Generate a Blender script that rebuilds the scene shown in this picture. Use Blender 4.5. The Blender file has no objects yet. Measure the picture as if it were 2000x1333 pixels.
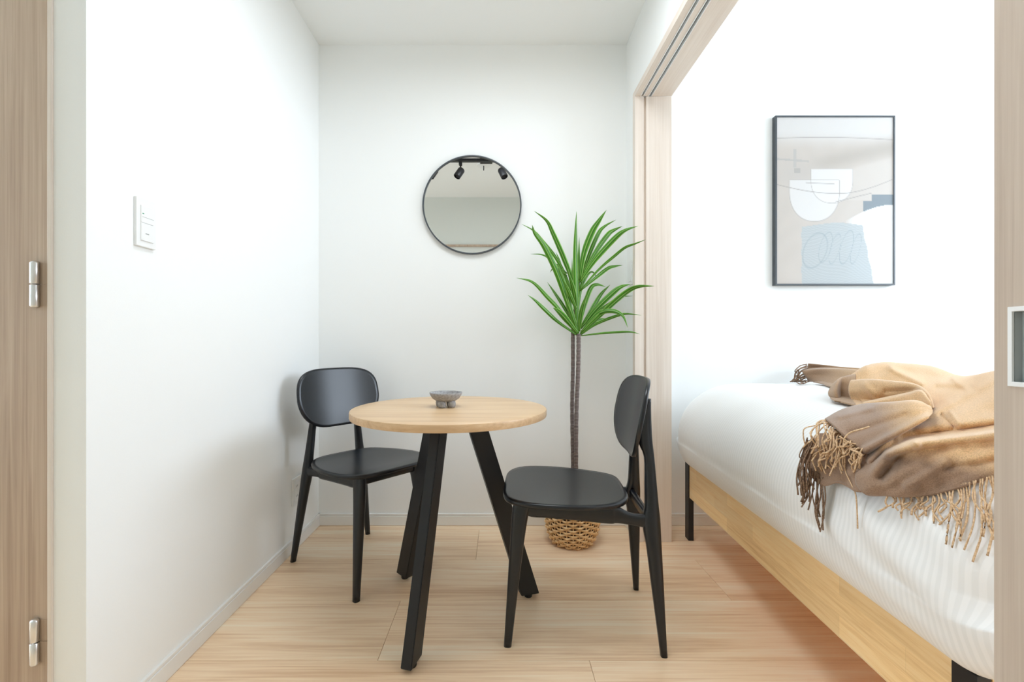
import bpy, bmesh, math, random
import numpy as np
from mathutils import Vector, Matrix

random.seed(7)
rng = np.random.default_rng(11)
scene = bpy.context.scene
COL = scene.collection

# ------------------------------------------------------------------ camera
F, VX, VY, H = 880.0, 976.0, 669.5, 0.912          # focal px, principal point px, eye height
cam_d = bpy.data.cameras.new('camera')
cam_d.sensor_width = 36.0
cam_d.lens = F / 2000.0 * 36.0
cam_d.shift_x = (1000.0 - VX) / 2000.0
cam_d.shift_y = (VY - 666.5) / 2000.0
cam_d.clip_start = 0.02
cam = bpy.data.objects.new('camera', cam_d)
cam.location = (0, 0, H)
cam.rotation_euler = (math.radians(90), 0, 0)
COL.objects.link(cam)
scene.camera = cam

# ------------------------------------------------------------------ world, daylight, exposure
w = bpy.data.worlds.new('sky'); scene.world = w; w.use_nodes = True
w.node_tree.nodes['Background'].inputs[0].default_value = (0.86, 0.93, 1.0, 1)
w.node_tree.nodes['Background'].inputs[1].default_value = 1.0

WIN_W, ENTRY_W, FILL_W = 84, 45, 10.4
PANEL_SPREAD = 174
SKY = (0.755, 0.865, 1.0)
def area_light(name, loc, rot, sx, sy, power, color):
    d = bpy.data.lights.new(name, 'AREA'); d.shape = 'RECTANGLE'
    d.size, d.size_y, d.energy, d.color = sx, sy, power, color
    o = bpy.data.objects.new(name, d); o.location = loc; o.rotation_euler = rot
    COL.objects.link(o); return o
WIN_Y0, WIN_Y1, WIN_Z0, WIN_Z1 = -0.30, 2.05, 1.28, 2.34      # bedroom window opening
BED_X1, BED_Y0 = 3.55, -0.85                                  # bedroom right wall, front wall
area_light('window_daylight', (BED_X1 + 0.16, (WIN_Y0 + WIN_Y1) / 2, (WIN_Z0 + WIN_Z1) / 2),
           (0, math.radians(90), 0), WIN_Z1 - WIN_Z0, WIN_Y1 - WIN_Y0, WIN_W, SKY)
FAR_LX = -3.50
W2 = (0.42, 0.96, 0.25, 2.20)                                # added glazed opening in the far entry wall, for fill light (y0, y1, z0, z1)
area_light('entry_daylight', (FAR_LX - 0.16, (W2[0] + W2[1]) / 2, (W2[2] + W2[3]) / 2), (0, math.radians(-90), 0), W2[3] - W2[2], W2[1] - W2[0], ENTRY_W, SKY)  # unseen fill light behind the added entry opening

vs = scene.view_settings
vs.view_transform = 'Standard'; vs.look = 'None'; vs.gamma = 1.0; vs.use_curve_mapping = False
vs.exposure = 0.18
scene.cycles.use_denoising = True
scene.cycles.max_bounces = 14; scene.cycles.diffuse_bounces = 10
scene.cycles.glossy_bounces = 5; scene.cycles.transparent_max_bounces = 8
scene.cycles.sample_clamp_indirect = 8
scene.cycles.caustics_reflective = False; scene.cycles.caustics_refractive = False

# ------------------------------------------------------------------ helpers
def P(px, py, y):
    """photo pixel + depth -> world point"""
    return Vector(((px - VX) * y / F, y, H - (py - VY) * y / F))

def tag(o, label=None, cat=None, group=None, kind=None):
    if label: o['label'] = label
    if cat: o['category'] = cat
    if group: o['group'] = group
    if kind: o['kind'] = kind
    return o

def empty(name, loc=(0, 0, 0), rz=0.0, **kw):
    o = bpy.data.objects.new(name, None); o.location = loc; o.rotation_euler = (0, 0, rz)
    o.empty_display_size = 0.1
    COL.objects.link(o); return tag(o, **kw)

def obj(name, bm, mat, parent=None, smooth=False, **kw):
    me = bpy.data.meshes.new(name)
    bmesh.ops.recalc_face_normals(bm, faces=bm.faces[:])
    bm.to_mesh(me); bm.free()
    if smooth:
        me.polygons.foreach_set('use_smooth', [True] * len(me.polygons))
    if mat: me.materials.append(mat)
    o = bpy.data.objects.new(name, me); COL.objects.link(o)
    if parent: o.parent = parent
    return tag(o, **kw)

def auto_smooth(o, deg=40):
    o.data.polygons.foreach_set('use_smooth', [True] * len(o.data.polygons))
    o.data.set_sharp_from_angle(angle=math.radians(deg))
    return o

def box(bm, x0, x1, y0, y1, z0, z1, bev=0.0, seg=2, mtx=None):
    r = bmesh.ops.create_cube(bm, size=1.0)
    for v in r['verts']:
        v.co = Vector(((x0 + x1) / 2 + v.co.x * (x1 - x0), (y0 + y1) / 2 + v.co.y * (y1 - y0), (z0 + z1) / 2 + v.co.z * (z1 - z0)))
    vs_ = r['verts']
    if bev > 0:
        es = {e for v in vs_ for e in v.link_edges}
        rr = bmesh.ops.bevel(bm, geom=list(es), offset=bev, segments=seg, profile=0.5, affect='EDGES', clamp_overlap=True)
        vs_ = list({v for f in rr['faces'] for v in f.verts} | {v for v in vs_ if v.is_valid})
    if mtx is not None:
        bmesh.ops.transform(bm, matrix=mtx, verts=[v for v in vs_ if v.is_valid])
    return bm

def boxes(*bs, bev=0.0):
    bm = bmesh.new()
    for b in bs: box(bm, *b, bev=bev)
    return bm

def loft(rings, cap=True, closed=True, bm=None):
    bm = bm or bmesh.new()
    R = [[bm.verts.new(p) for p in ring] for ring in rings]
    n = len(R[0])
    for a, b in zip(R[:-1], R[1:]):
        for i in range(n if closed else n - 1):
            j = (i + 1) % n
            bm.faces.new((a[i], a[j], b[j], b[i]))
    if cap:
        bm.faces.new(R[0][::-1]); bm.faces.new(R[-1])
    return bm

def super_ring(c, ax, ay, hx, hy, n=20, e=4.0):
    out = []
    for k in range(n):
        t = 2 * math.pi * (k + 0.5) / n
        ct, st = math.cos(t), math.sin(t)
        r = (abs(ct) ** e + abs(st) ** e) ** (-1 / e)
        out.append(Vector(c) + ax * (hx * r * ct) + ay * (hy * r * st))
    return out

XA, YA, ZA = Vector((1, 0, 0)), Vector((0, 1, 0)), Vector((0, 0, 1))

def lathe(profile, n=48, cap=True, bm=None, c=(0, 0, 0)):
    rings = [[Vector((c[0] + r * math.cos(2 * math.pi * k / n), c[1] + r * math.sin(2 * math.pi * k / n), c[2] + z)) for k in range(n)] for r, z in profile]
    return loft(rings, cap=cap, bm=bm)

def catmull(pts, t):
    """pts (n,d) array; t array in [0,n-1]"""
    pts = np.asarray(pts, float); n = len(pts)
    i = np.clip(np.floor(t).astype(int), 0, n - 2); f = (t - i)[:, None]
    ext = np.vstack([2 * pts[0] - pts[1], pts, 2 * pts[-1] - pts[-2]])
    p0, p1, p2, p3 = ext[i], ext[i + 1], ext[i + 2], ext[i + 3]
    return 0.5 * (2 * p1 + (p2 - p0) * f + (2 * p0 - 5 * p1 + 4 * p2 - p3) * f ** 2 + (3 * p1 - p0 - 3 * p2 + p3) * f ** 3)

def tube(bm, pts, r, sides=6, r_end=None, sub=1):
    pts = np.asarray([tuple(p) for p in pts], float)
    if sub > 1:
        pts = catmull(pts, np.linspace(0, len(pts) - 1, (len(pts) - 1) * sub + 1))
    n = len(pts); rings = []
    up = Vector((0.31, 0.22, 0.92)).normalized()
    for k in range(n):
        t = Vector(pts[min(k + 1, n - 1)] - pts[max(k - 1, 0)])
        if t.length < 1e-9: t = Vector((0, 0, 1))
        t.normalize()
        a = t.cross(up)
        if a.length < 0.05: a = t.cross(XA)
        a.normalize(); b = t.cross(a)
        rr = r if r_end is None else r + (r_end - r) * k / (n - 1)
        rings.append([Vector(pts[k]) + a * (rr * math.cos(2 * math.pi * i / sides)) + b * (rr * math.sin(2 * math.pi * i / sides)) for i in range(sides)])
    return loft(rings, bm=bm)

# ------------------------------------------------------------------ materials
def srgb(r, g, b):
    f = lambda c: (c / 255) / 12.92 if c / 255 <= 0.04045 else ((c / 255 + 0.055) / 1.055) ** 2.4
    return (f(r), f(g), f(b), 1.0)

def new_mat(name, color=(0.8, 0.8, 0.8, 1), rough=0.5, metal=0.0, spec=0.5):
    m = bpy.data.materials.new(name); m.use_nodes = True
    b = m.node_tree.nodes['Principled BSDF']
    b.inputs['Base Color'].default_value = color
    b.inputs['Roughness'].default_value = rough
    b.inputs['Metallic'].default_value = metal
    b.inputs['Specular IOR Level'].default_value = spec
    return m, m.node_tree, b

def N(nt, kind, **kw):
    n = nt.nodes.new(kind)
    for k, v in kw.items():
        if k in n.inputs: n.inputs[k].default_value = v
        else: setattr(n, k, v)
    return n

def bump_noise(nt, b, scale, strength, dist=0.001, coord='Object', detail=3):
    tc = N(nt, 'ShaderNodeTexCoord'); nz = N(nt, 'ShaderNodeTexNoise', Scale=scale, Detail=detail)
    nt.links.new(tc.outputs[coord], nz.inputs['Vector'])
    bp = N(nt, 'ShaderNodeBump', Strength=strength, Distance=dist)
    nt.links.new(nz.outputs[0], bp.inputs['Height']); nt.links.new(bp.outputs[0], b.inputs['Normal'])
    return nz

def ramp(nt, stops):
    r = N(nt, 'ShaderNodeValToRGB'); e = r.color_ramp.elements
    while len(e) < len(stops): e.new(0.5)
    for el, (p, c) in zip(e, stops): el.position = p; el.color = c
    return r

def plaster(name, col, rough=0.75):
    m, nt, b = new_mat(name, col, rough, spec=0.25)
    bump_noise(nt, b, 260, 0.12, 0.0012, detail=4)
    return m

def wood(name, dark, mid, light, along, broad=9.0, fine=120.0, rough=0.45, contrast=1.0, rnd=True, spec=0.4, bands=0.55):
    """along: 0/1/2 axis of the grain in world space"""
    m, nt, b = new_mat(name, mid, rough, spec=spec)
    geo = N(nt, 'ShaderNodeNewGeometry')
    vec = geo.outputs['Position']
    if rnd:
        oi = N(nt, 'ShaderNodeObjectInfo')
        mu = N(nt, 'ShaderNodeMath', operation='MULTIPLY'); mu.inputs[1].default_value = 37.0
        nt.links.new(oi.outputs['Random'], mu.inputs[0])
        ad = N(nt, 'ShaderNodeVectorMath', operation='ADD')
        nt.links.new(vec, ad.inputs[0]); nt.links.new(mu.outputs[0], ad.inputs[1]); vec = ad.outputs[0]
    def mapped(sa, sc):
        mp = N(nt, 'ShaderNodeMapping'); s = [sc, sc, sc]; s[along] = sa
        mp.inputs['Scale'].default_value = s
        nt.links.new(vec, mp.inputs['Vector']); return mp.outputs[0]
    n1 = N(nt, 'ShaderNodeTexNoise', Scale=1.0, Detail=4.0, Roughness=0.55, Distortion=0.6)
    nt.links.new(mapped(0.9, broad), n1.inputs['Vector'])
    n2 = N(nt, 'ShaderNodeTexNoise', Scale=1.0, Detail=3.0, Roughness=0.6)
    nt.links.new(mapped(2.2, fine), n2.inputs['Vector'])
    n3 = N(nt, 'ShaderNodeTexNoise', Scale=1.0, Detail=5.0, Roughness=0.6, Distortion=1.2)
    nt.links.new(mapped(1.6, broad * 3.6), n3.inputs['Vector'])
    m1 = N(nt, 'ShaderNodeMix', data_type='FLOAT'); m1.inputs[0].default_value = 1 - bands
    nt.links.new(n1.outputs[0], m1.inputs[2]); nt.links.new(n3.outputs[0], m1.inputs[3])
    m2 = N(nt, 'ShaderNodeMix', data_type='FLOAT'); m2.inputs[0].default_value = 0.3
    nt.links.new(m1.outputs[0], m2.inputs[2]); nt.links.new(n2.outputs[0], m2.inputs[3])
    k = 0.17 / contrast
    r = ramp(nt, [(0.5 - k, dark), (0.5, mid), (0.5 + k, light)])
    nt.links.new(m2.outputs[0], r.inputs[0]); nt.links.new(r.outputs[0], b.inputs['Base Color'])
    bp = N(nt, 'ShaderNodeBump', Strength=0.08, Distance=0.001)
    nt.links.new(n2.outputs[0], bp.inputs['Height']); nt.links.new(bp.outputs[0], b.inputs['Normal'])
    return m

M = {}
M['wall'] = plaster('white_wallpaper', (0.88, 0.895, 0.89, 1))
M['ceiling'] = plaster('white_ceiling_paper', (0.88, 0.895, 0.89, 1))
M['wall_front'] = plaster('greige_cabinet_panel', (0.69, 0.71, 0.67, 1))  # rear wall's dimness is put into a greyer wall colour
M['base'], _nt, _b = new_mat('white_baseboard', (0.82, 0.82, 0.80, 1), 0.45)
bump_noise(_nt, _b, 90, 0.05)
M['floor'] = wood('oak_floor', srgb(222, 184, 146), srgb(247, 219, 185), srgb(254, 239, 214), 0, broad=9, fine=150, rough=0.36, contrast=1.25)
M['jamb'] = wood('pale_ash_trim', srgb(209, 195, 182), srgb(222, 211, 200), srgb(232, 223, 214), 2, broad=16, fine=190, rough=0.5)
M['head'] = wood('pale_ash_head', srgb(209, 195, 182), srgb(222, 211, 200), srgb(232, 223, 214), 1, broad=16, fine=190, rough=0.5)
M['door'] = wood('taupe_oak_door', srgb(158, 135, 116), srgb(184, 162, 142), srgb(205, 186, 166), 2, broad=13, fine=170, rough=0.5, contrast=1.1)
M['slide'] = wood('taupe_sliding_door', srgb(176, 158, 143), srgb(193, 177, 162), srgb(207, 193, 179), 2, broad=18, fine=200, rough=0.5)
M['table'] = wood('oak_tabletop', srgb(192, 156, 118), srgb(214, 181, 142), srgb(230, 203, 166), 0, broad=10, fine=140, rough=0.35)
M['honey'] = wood('rubberwood', srgb(222, 178, 122), srgb(248, 214, 160), srgb(254, 230, 186), 1, broad=13, fine=120, rough=0.42, contrast=1.2)
# finger-jointed blocks: each glued stave has its own tone
nt = M['honey'].node_tree; b = nt.nodes['Principled BSDF']; src = b.inputs['Base Color'].links[0].from_socket
geo = N(nt, 'ShaderNodeNewGeometry'); sp = N(nt, 'ShaderNodeSeparateXYZ'); cb = N(nt, 'ShaderNodeCombineXYZ')
nt.links.new(geo.outputs['Position'], sp.inputs[0]); nt.links.new(sp.outputs[1], cb.inputs[0]); nt.links.new(sp.outputs[2], cb.inputs[1])
bt = N(nt, 'ShaderNodeTexBrick', Scale=1.0); bt.offset = 0.37
bt.inputs['Color1'].default_value = (0.78, 0.74, 0.70, 1); bt.inputs['Color2'].default_value = (1.08, 1.06, 1.02, 1); bt.inputs['Mortar'].default_value = (0.8, 0.75, 0.7, 1)
bt.inputs['Mortar Size'].default_value = 0.0004; bt.inputs['Brick Width'].default_value = 0.30; bt.inputs['Row Height'].default_value = 0.0505
nt.links.new(cb.outputs[0], bt.inputs['Vector'])
mxb = N(nt, 'ShaderNodeMix', data_type='RGBA', blend_type='MULTIPLY'); mxb.inputs[0].default_value = 0.7
nt.links.new(src, mxb.inputs[6]); nt.links.new(bt.outputs[0], mxb.inputs[7]); nt.links.new(mxb.outputs[2], b.inputs['Base Color'])
def plastic(name, col, rough, spec=0.5, bump=0.03):
    m, nt, b = new_mat(name, col, rough, spec=spec)
    bump_noise(nt, b, 700, bump, 0.0005)
    return m
M['chair'] = plastic('matte_black_plastic', (0.0065, 0.0085, 0.012, 1), 0.29, 0.52)
M['steel_black'] = plastic('black_powder_coat', (0.010, 0.010, 0.012, 1), 0.40, 0.4)
M['white_plastic'] = plastic('white_plastic', (0.84, 0.85, 0.85, 1), 0.35)
M['grey_mark'] = plastic('grey_print', (0.35, 0.38, 0.37, 1), 0.5)
M['green_lamp'] = plastic('green_indicator', (0.05, 0.30, 0.16, 1), 0.4)
M['rubber'] = plastic('black_rubber', (0.01, 0.01, 0.01, 1), 0.7)
M['alu'], _nt, _b = new_mat('brushed_aluminium', (0.78, 0.79, 0.80, 1), 0.28, 1.0); bump_noise(_nt, _b, 200, 0.02)
M['track_dark'], _nt, _b = new_mat('track_channel', (0.22, 0.25, 0.27, 1), 0.5, 0.3); bump_noise(_nt, _b, 200, 0.02)
M['pull_dark'], _nt, _b = new_mat('grey_pull_dish', (0.40, 0.43, 0.43, 1), 0.45, 0.0); bump_noise(_nt, _b, 200, 0.02)
M['mirror'], _nt, _b = new_mat('mirror_silver', (0.90, 0.92, 0.91, 1), 0.0, 1.0)
M['ceramic'], _nt, _b = new_mat('grey_ceramic', srgb(128, 126, 126), 0.65)
_nz = bump_noise(_nt, _b, 150, 0.1)
_r = ramp(_nt, [(0.3, srgb(136, 134, 134)), (0.7, srgb(168, 167, 168))]); _nt.links.new(_nz.outputs[0], _r.inputs[0]); _nt.links.new(_r.outputs[0], _b.inputs['Base Color'])
M['frame_dark'] = plastic('slate_frame', (0.055, 0.065, 0.075, 1), 0.4)

# clear window glass (thin sheet)
m = bpy.data.materials.new('window_glass'); m.use_nodes = True; nt = m.node_tree
for n in list(nt.nodes): nt.nodes.remove(n)
o_ = N(nt, 'ShaderNodeOutputMaterial'); mx = N(nt, 'ShaderNodeMixShader'); mx.inputs[0].default_value = 0.06
tr = N(nt, 'ShaderNodeBsdfTransparent'); gl = N(nt, 'ShaderNodeBsdfGlossy'); gl.inputs['Roughness'].default_value = 0.02
nt.links.new(tr.outputs[0], mx.inputs[1]); nt.links.new(gl.outputs[0], mx.inputs[2]); nt.links.new(mx.outputs[0], o_.inputs[0])
M['glass'] = m

# ------------------------------------------------------------------ room shell
LX, RX, BY, CZ = -0.904, 0.633, 2.25, 2.40      # nook left wall, right wall, back wall, ceiling
JY = 2.055                                       # far jamb face
CAS0, CAS1 = 0.6165, 0.7846                      # casing extent across the partition
HEADZ = 2.036
FRONT_Y = -0.135
BED_WX = 0.770                                   # bedroom face of the partition

def struct(name, bm, mat, label, cat, parent=None, **kw):
    return obj(name, bm, mat, parent, label=label, cat=cat, kind='structure', **kw)

struct('wall_back', boxes((FAR_LX - 0.1, BED_X1 + 0.1, BY, BY + 0.1, -0.02, CZ + 0.1)), M['wall'], 'white papered back wall behind the table and the bed', 'wall')
struct('wall_left', boxes((LX - 0.071, LX, 0.985, BY, 0, CZ)), M['wall'], 'white papered wall left of the dining table', 'wall')
struct('wall_right', boxes((RX, BED_WX, JY + 0.03, BY, 0, CZ), (RX, BED_WX, FRONT_Y, JY + 0.03, HEADZ + 0.028, CZ)), M['wall'],
       'white partition wall and lintel around the sliding door opening', 'wall')
struct('wall_front', boxes((FAR_LX, BED_WX, FRONT_Y - 0.1, FRONT_Y, 0, CZ)), M['wall_front'], 'plain greige wall seen only in the round mirror', 'wall')
struct('wall_closet', boxes((FAR_LX - 0.1, FAR_LX, FRONT_Y - 0.1, W2[0], 0, CZ), (FAR_LX - 0.1, FAR_LX, W2[1], BY, 0, CZ), (FAR_LX - 0.1, FAR_LX, W2[0], W2[1], 0, W2[2]), (FAR_LX - 0.1, FAR_LX, W2[0], W2[1], W2[3], CZ), (FAR_LX, LX - 0.071, 0.99, 1.06, 2.30, CZ), (FAR_LX, -1.80, 0.99, 1.06, 0, 2.30)), M['wall'], 'side wall and strip above the closet door', 'wall')
struct('wall_bedroom_front', boxes((BED_WX - 0.05, BED_X1 + 0.1, BED_Y0 - 0.1, BED_Y0, 0, CZ), (BED_WX - 0.05, BED_WX, BED_Y0, FRONT_Y - 0.1, 0, CZ)), M['wall'], 'bedroom wall behind the sliding doors, out of view', 'wall')
struct('wall_bedroom_right', boxes((BED_X1, BED_X1 + 0.1, BED_Y0, WIN_Y0, 0, CZ), (BED_X1, BED_X1 + 0.1, WIN_Y1, BY, 0, CZ),
        (BED_X1, BED_X1 + 0.1, WIN_Y0, WIN_Y1, 0, WIN_Z0), (BED_X1, BED_X1 + 0.1, WIN_Y0, WIN_Y1, WIN_Z1, CZ)), M['wall'], 'bedroom window wall, out of view to the right', 'wall')
struct('ceiling', boxes((FAR_LX - 0.1, BED_X1 + 0.1, BED_Y0 - 0.1, BY, CZ, CZ + 0.1)), M['ceiling'], 'white ceiling over nook and bedroom', 'ceiling')

win = empty('window_1', (BED_X1 + 0.05, (WIN_Y0 + WIN_Y1) / 2, WIN_Z0), label='bedroom window letting in the daylight, out of view', cat='window', kind='structure')
def rel(o, parent):
    """parent o (built in world space) to an empty without moving it"""
    o.parent = parent
    o.matrix_parent_inverse = Matrix.LocRotScale(parent.location, parent.rotation_euler, None).inverted()
    return o
_f = 0.05
rel(obj('window_frame', boxes((BED_X1 + 0.03, BED_X1 + 0.07, WIN_Y0, WIN_Y0 + _f, WIN_Z0, WIN_Z1), (BED_X1 + 0.03, BED_X1 + 0.07, WIN_Y1 - _f, WIN_Y1, WIN_Z0, WIN_Z1),
        (BED_X1 + 0.03, BED_X1 + 0.07, WIN_Y0, WIN_Y1, WIN_Z0, WIN_Z0 + _f), (BED_X1 + 0.03, BED_X1 + 0.07, WIN_Y0, WIN_Y1, WIN_Z1 - _f, WIN_Z1),
        (BED_X1 + 0.03, BED_X1 + 0.07, (WIN_Y0 + WIN_Y1) / 2 - 0.03, (WIN_Y0 + WIN_Y1) / 2 + 0.03, WIN_Z0, WIN_Z1)), M['alu']), win)
for a, b_ in ((WIN_Y0 + _f, (WIN_Y0 + WIN_Y1) / 2 - 0.03), ((WIN_Y0 + WIN_Y1) / 2 + 0.03, WIN_Y1 - _f)):
    rel(obj('pane', boxes((BED_X1 + 0.048, BED_X1 + 0.052, a, b_, WIN_Z0 + _f, WIN_Z1 - _f)), M['glass']), win)

entry_opening = empty('window_2', (FAR_LX - 0.05, (W2[0] + W2[1]) / 2, W2[2]), label='glazed door at the far end of the entry, out of view', cat='window', kind='structure')  # made-up opening around the entry fill light
rel(obj('window_frame', boxes((FAR_LX - 0.07, FAR_LX - 0.03, W2[0], W2[0] + 0.04, W2[2], W2[3]), (FAR_LX - 0.07, FAR_LX - 0.03, W2[1] - 0.04, W2[1], W2[2], W2[3]),
        (FAR_LX - 0.07, FAR_LX - 0.03, W2[0], W2[1], W2[2], W2[2] + 0.04), (FAR_LX - 0.07, FAR_LX - 0.03, W2[0], W2[1], W2[3] - 0.04, W2[3])), M['alu']), entry_opening)
rel(obj('pane', boxes((FAR_LX - 0.052, FAR_LX - 0.048, W2[0] + 0.04, W2[1] - 0.04, W2[2] + 0.04, W2[3] - 0.04)), M['glass']), entry_opening)

# floor: slab with individual planks
floor = struct('floor', boxes((FAR_LX - 0.1, BED_X1 + 0.1, BED_Y0 - 0.1, BY, -0.06, -0.012)), M['floor'], 'light oak plank floor running through nook and bedroom', 'floor')
PITCH, LEN = 0.30, 1.818
joint = {1.292: -0.35, 0.992: 0.257, 1.592: 0.82, 1.892: -0.10, 0.692: -0.65, 2.192: 0.45}
plank_mesh = {}
y = 1.292 - PITCH * 8
while y < BY - 1e-4:
    ya, yb = max(y, BED_Y0), min(y + PITCH, BY)
    if yb - ya > 0.01:
        j = joint.get(round(y, 3), random.uniform(-0.9, 0.9))
        x = j - LEN * 4
        while x < BED_X1:
            xa, xb = max(x, FAR_LX), min(x + LEN, BED_X1)
            if xb - xa > 0.03:
                g = 0.0005
                key = (round(xb - xa, 4), round(yb - ya, 4))
                if key not in plank_mesh:
                    bm = boxes((-(xb - xa) / 2 + g, (xb - xa) / 2 - g, -(yb - ya) / 2 + g, (yb - ya) / 2 - g, -0.012, 0.0), bev=0.0007)
                    o = obj('plank', bm, M['floor'], floor); plank_mesh[key] = o.data
                else:
                    o = bpy.data.objects.new('plank', plank_mesh[key]); COL.objects.link(o); o.parent = floor
                o.location = ((xa + xb) / 2, (ya + yb) / 2, 0)
            x += LEN
    y += PITCH

# baseboards (60 mm, small reveal near the top)
def baseboard(name, p0, p1, nrm, label):
    """p0->p1 along the wall, nrm = into the room"""
    p0, p1, nrm = Vector(p0 + (0,)), Vector(p1 + (0,)), Vector(nrm + (0,))
    prof = [(0, 0.0015), (0.009, 0.0015), (0.009, 0.046), (0.0055, 0.047), (0.0055, 0.049), (0.0075, 0.050), (0.0075, 0.057), (0.006, 0.059), (0, 0.059)]
    rings = [[p + nrm * a + ZA * b for a, b in prof] for p in (p0, p1)]
    return struct(name, loft(rings), M['base'], label, 'baseboard')
baseboard('baseboard_back', (LX, BY), (RX, BY), (0, -1), 'white baseboard along the nook back wall')
baseboard('baseboard_left', (LX, 0.985), (LX, BY), (1, 0), 'white baseboard along the left wall')
baseboard('baseboard_right', (RX, JY + 0.03), (RX, BY), (-1, 0), 'short white baseboard behind the plant basket')
baseboard('baseboard_bedroom', (BED_WX, BY), (BED_X1, BY), (0, -1), 'white baseboard on the bedroom back wall under the bed')

# far jamb with a vertical door groove
t1 = empty('trim_1', ((CAS0 + CAS1) / 2, JY, 0), label='pale ash door jamb beside the plant', cat='trim', kind='structure')
rel(obj('jamb_board', boxes((0.668, CAS1, JY, JY + 0.035, 0, HEADZ), bev=0.0012), M['jamb']), t1)
rel(obj('jamb_strip', boxes((CAS0, 0.6575, JY, JY + 0.035, 0, HEADZ + 0.028), bev=0.0012), M['jamb']), t1)
rel(obj('groove', boxes((0.6575, 0.668, JY + 0.010, JY + 0.03, 0, HEADZ)), M['jamb']), t1)
# head casing with two track channels
t2 = empty('trim_2', ((CAS0 + CAS1) / 2, (JY + FRONT_Y) / 2, HEADZ), label='pale ash door head with two sliding tracks', cat='trim', kind='structure')
hy0, hy1 = FRONT_Y, JY
G = [(0.6405, 0.6555), (0.6765, 0.6930)]
def hb(*b, bev=0.0008): return boxes(b, bev=bev)
rel(obj('head_board', hb(CAS0, G[0][0], hy0, hy1, HEADZ, HEADZ + 0.028), M['head']), t2)
rel(obj('head_board', hb(G[0][1], G[1][0], hy0, hy1, HEADZ, HEADZ + 0.028), M['head']), t2)
rel(obj('head_board', hb(G[1][1], CAS1, hy0, hy1, HEADZ, HEADZ + 0.028), M['head']), t2)
for a, b_ in G:
    ch = rel(obj('track', boxes((a, b_, hy0, hy1, HEADZ + 0.012, HEADZ + 0.028)), M['track_dark']), t2)
    fl = obj('track_flange', boxes((a, a + 0.0035, hy0, hy1, HEADZ - 0.001, HEADZ + 0.012), (b_ - 0.002, b_, hy0, hy1, HEADZ - 0.001, HEADZ + 0.012)), M['white_plastic'])
    rel(fl, t2)

# sliding doors stacked at the near side
PY1 = 0.576
d2 = empty('door_2', (0.647, 0.2, 0), label='taupe wood sliding door with flush pull at the right edge', cat='door', kind='structure')
py0, py1, pz0, pz1 = 0.520, 0.5545, 0.863, 0.951          # pull cut-out
X0, X1 = 0.632, 0.660
rel(obj('door_leaf', boxes((X0, X1, -0.125, py0, 0.004, HEADZ + 0.006), (X0, X1, py1, PY1, 0.004, HEADZ + 0.006), (X0, X1, py0, py1, 0.004, pz0), (X0, X1, py0, py1, pz1, HEADZ + 0.006)), M['slide']), d2)
fp = bmesh.new()
for b_ in ((X0 - 0.003, X0 + 0.001, py1 - 0.001, py1 + 0.004, pz0 - 0.005, pz1 + 0.005), (X0 - 0.003, X0 + 0.001, py0 - 0.004, py0 + 0.001, pz0 - 0.005, pz1 + 0.005),
           (X0 - 0.003, X0 + 0.001, py0, py1, pz0 - 0.005, pz0 + 0.001), (X0 - 0.003, X0 + 0.001, py0, py1, pz1 - 0.001, pz1 + 0.005)):
    box(fp, *b_, bev=0.0006)
pull = rel(obj('flush_pull', fp, M['white_plastic'], label='satin white pull frame'), d2)
dish = obj('pull_dish', boxes((X0 + 0.010, X0 + 0.012, py0, py1, pz0, pz1), (X0, X0 + 0.012, py0, py0 + 0.001, pz0, pz1), (X0, X0 + 0.012, py1 - 0.001, py1, pz0, pz1),
                              (X0, X0 + 0.012, py0, py1, pz0, pz0 + 0.001), (X0, X0 + 0.012, py0, py1, pz1 - 0.001, pz1)), M['pull_dark'])
rel(dish, d2)
struct('door_3', boxes((0.6695, 0.6985, -0.125, 0.562, 0.004, HEADZ + 0.006)), M['slide'], 'second sliding door panel hidden behind the first', 'door')

# closet door at the left edge, with hinges
dy = 0.988
d1 = empty('door_1', (-1.35, dy, 0), label='taupe oak closet door with two silver hinges at the left edge', cat='door', kind='structure')
rel(obj('door_leaf', boxes((-1.798, -0.9865, dy, dy + 0.030, 0.006, 2.298), bev=0.001), M['door']), d1)
def hinge(z):
    c = Vector((-1.0145, dy - 0.005, z)); bm = bmesh.new()
    for z0, z1 in ((-0.051, -0.0012), (0.0012, 0.051)):
        lathe([(0.003, z0), (0.0070, z0 + 0.002), (0.0085, z0 + 0.005), (0.0085, z1 - 0.001), (0.0075, z1)] if z0 < 0 else
              [(0.0075, z0), (0.0085, z0 + 0.001), (0.0085, z1 - 0.005), (0.0070, z1 - 0.002), (0.003, z1)], n=24, bm=bm, c=c)
    h = rel(obj('hinge', bm, M['alu'], smooth=True, label='silver barrel hinge'), d1)
    auto_smooth(h, 50)
    p = obj('hinge_plate', boxes((c.x, -0.9868, dy - 0.0012, dy + 0.001, z + 0.001, z + 0.047), (c.x, -0.9868, dy - 0.0012, dy + 0.001, z - 0.047, z - 0.001)), M['door'])
    rel(p, d1)
hinge(1.039); hinge(0.258)
struct('trim_3', boxes((-0.9845, LX - 0.0712, 0.980, 1.02, 0, 2.31), bev=0.0008), M['jamb'], 'thin pale frame edge between closet door and wall', 'trim')
struct('trim_4', boxes((FAR_LX, RX, FRONT_Y, FRONT_Y + 0.02, 1.893, 1.912)), M['door'], 'thin ledge on the wall seen low in the mirror', 'trim')

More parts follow.
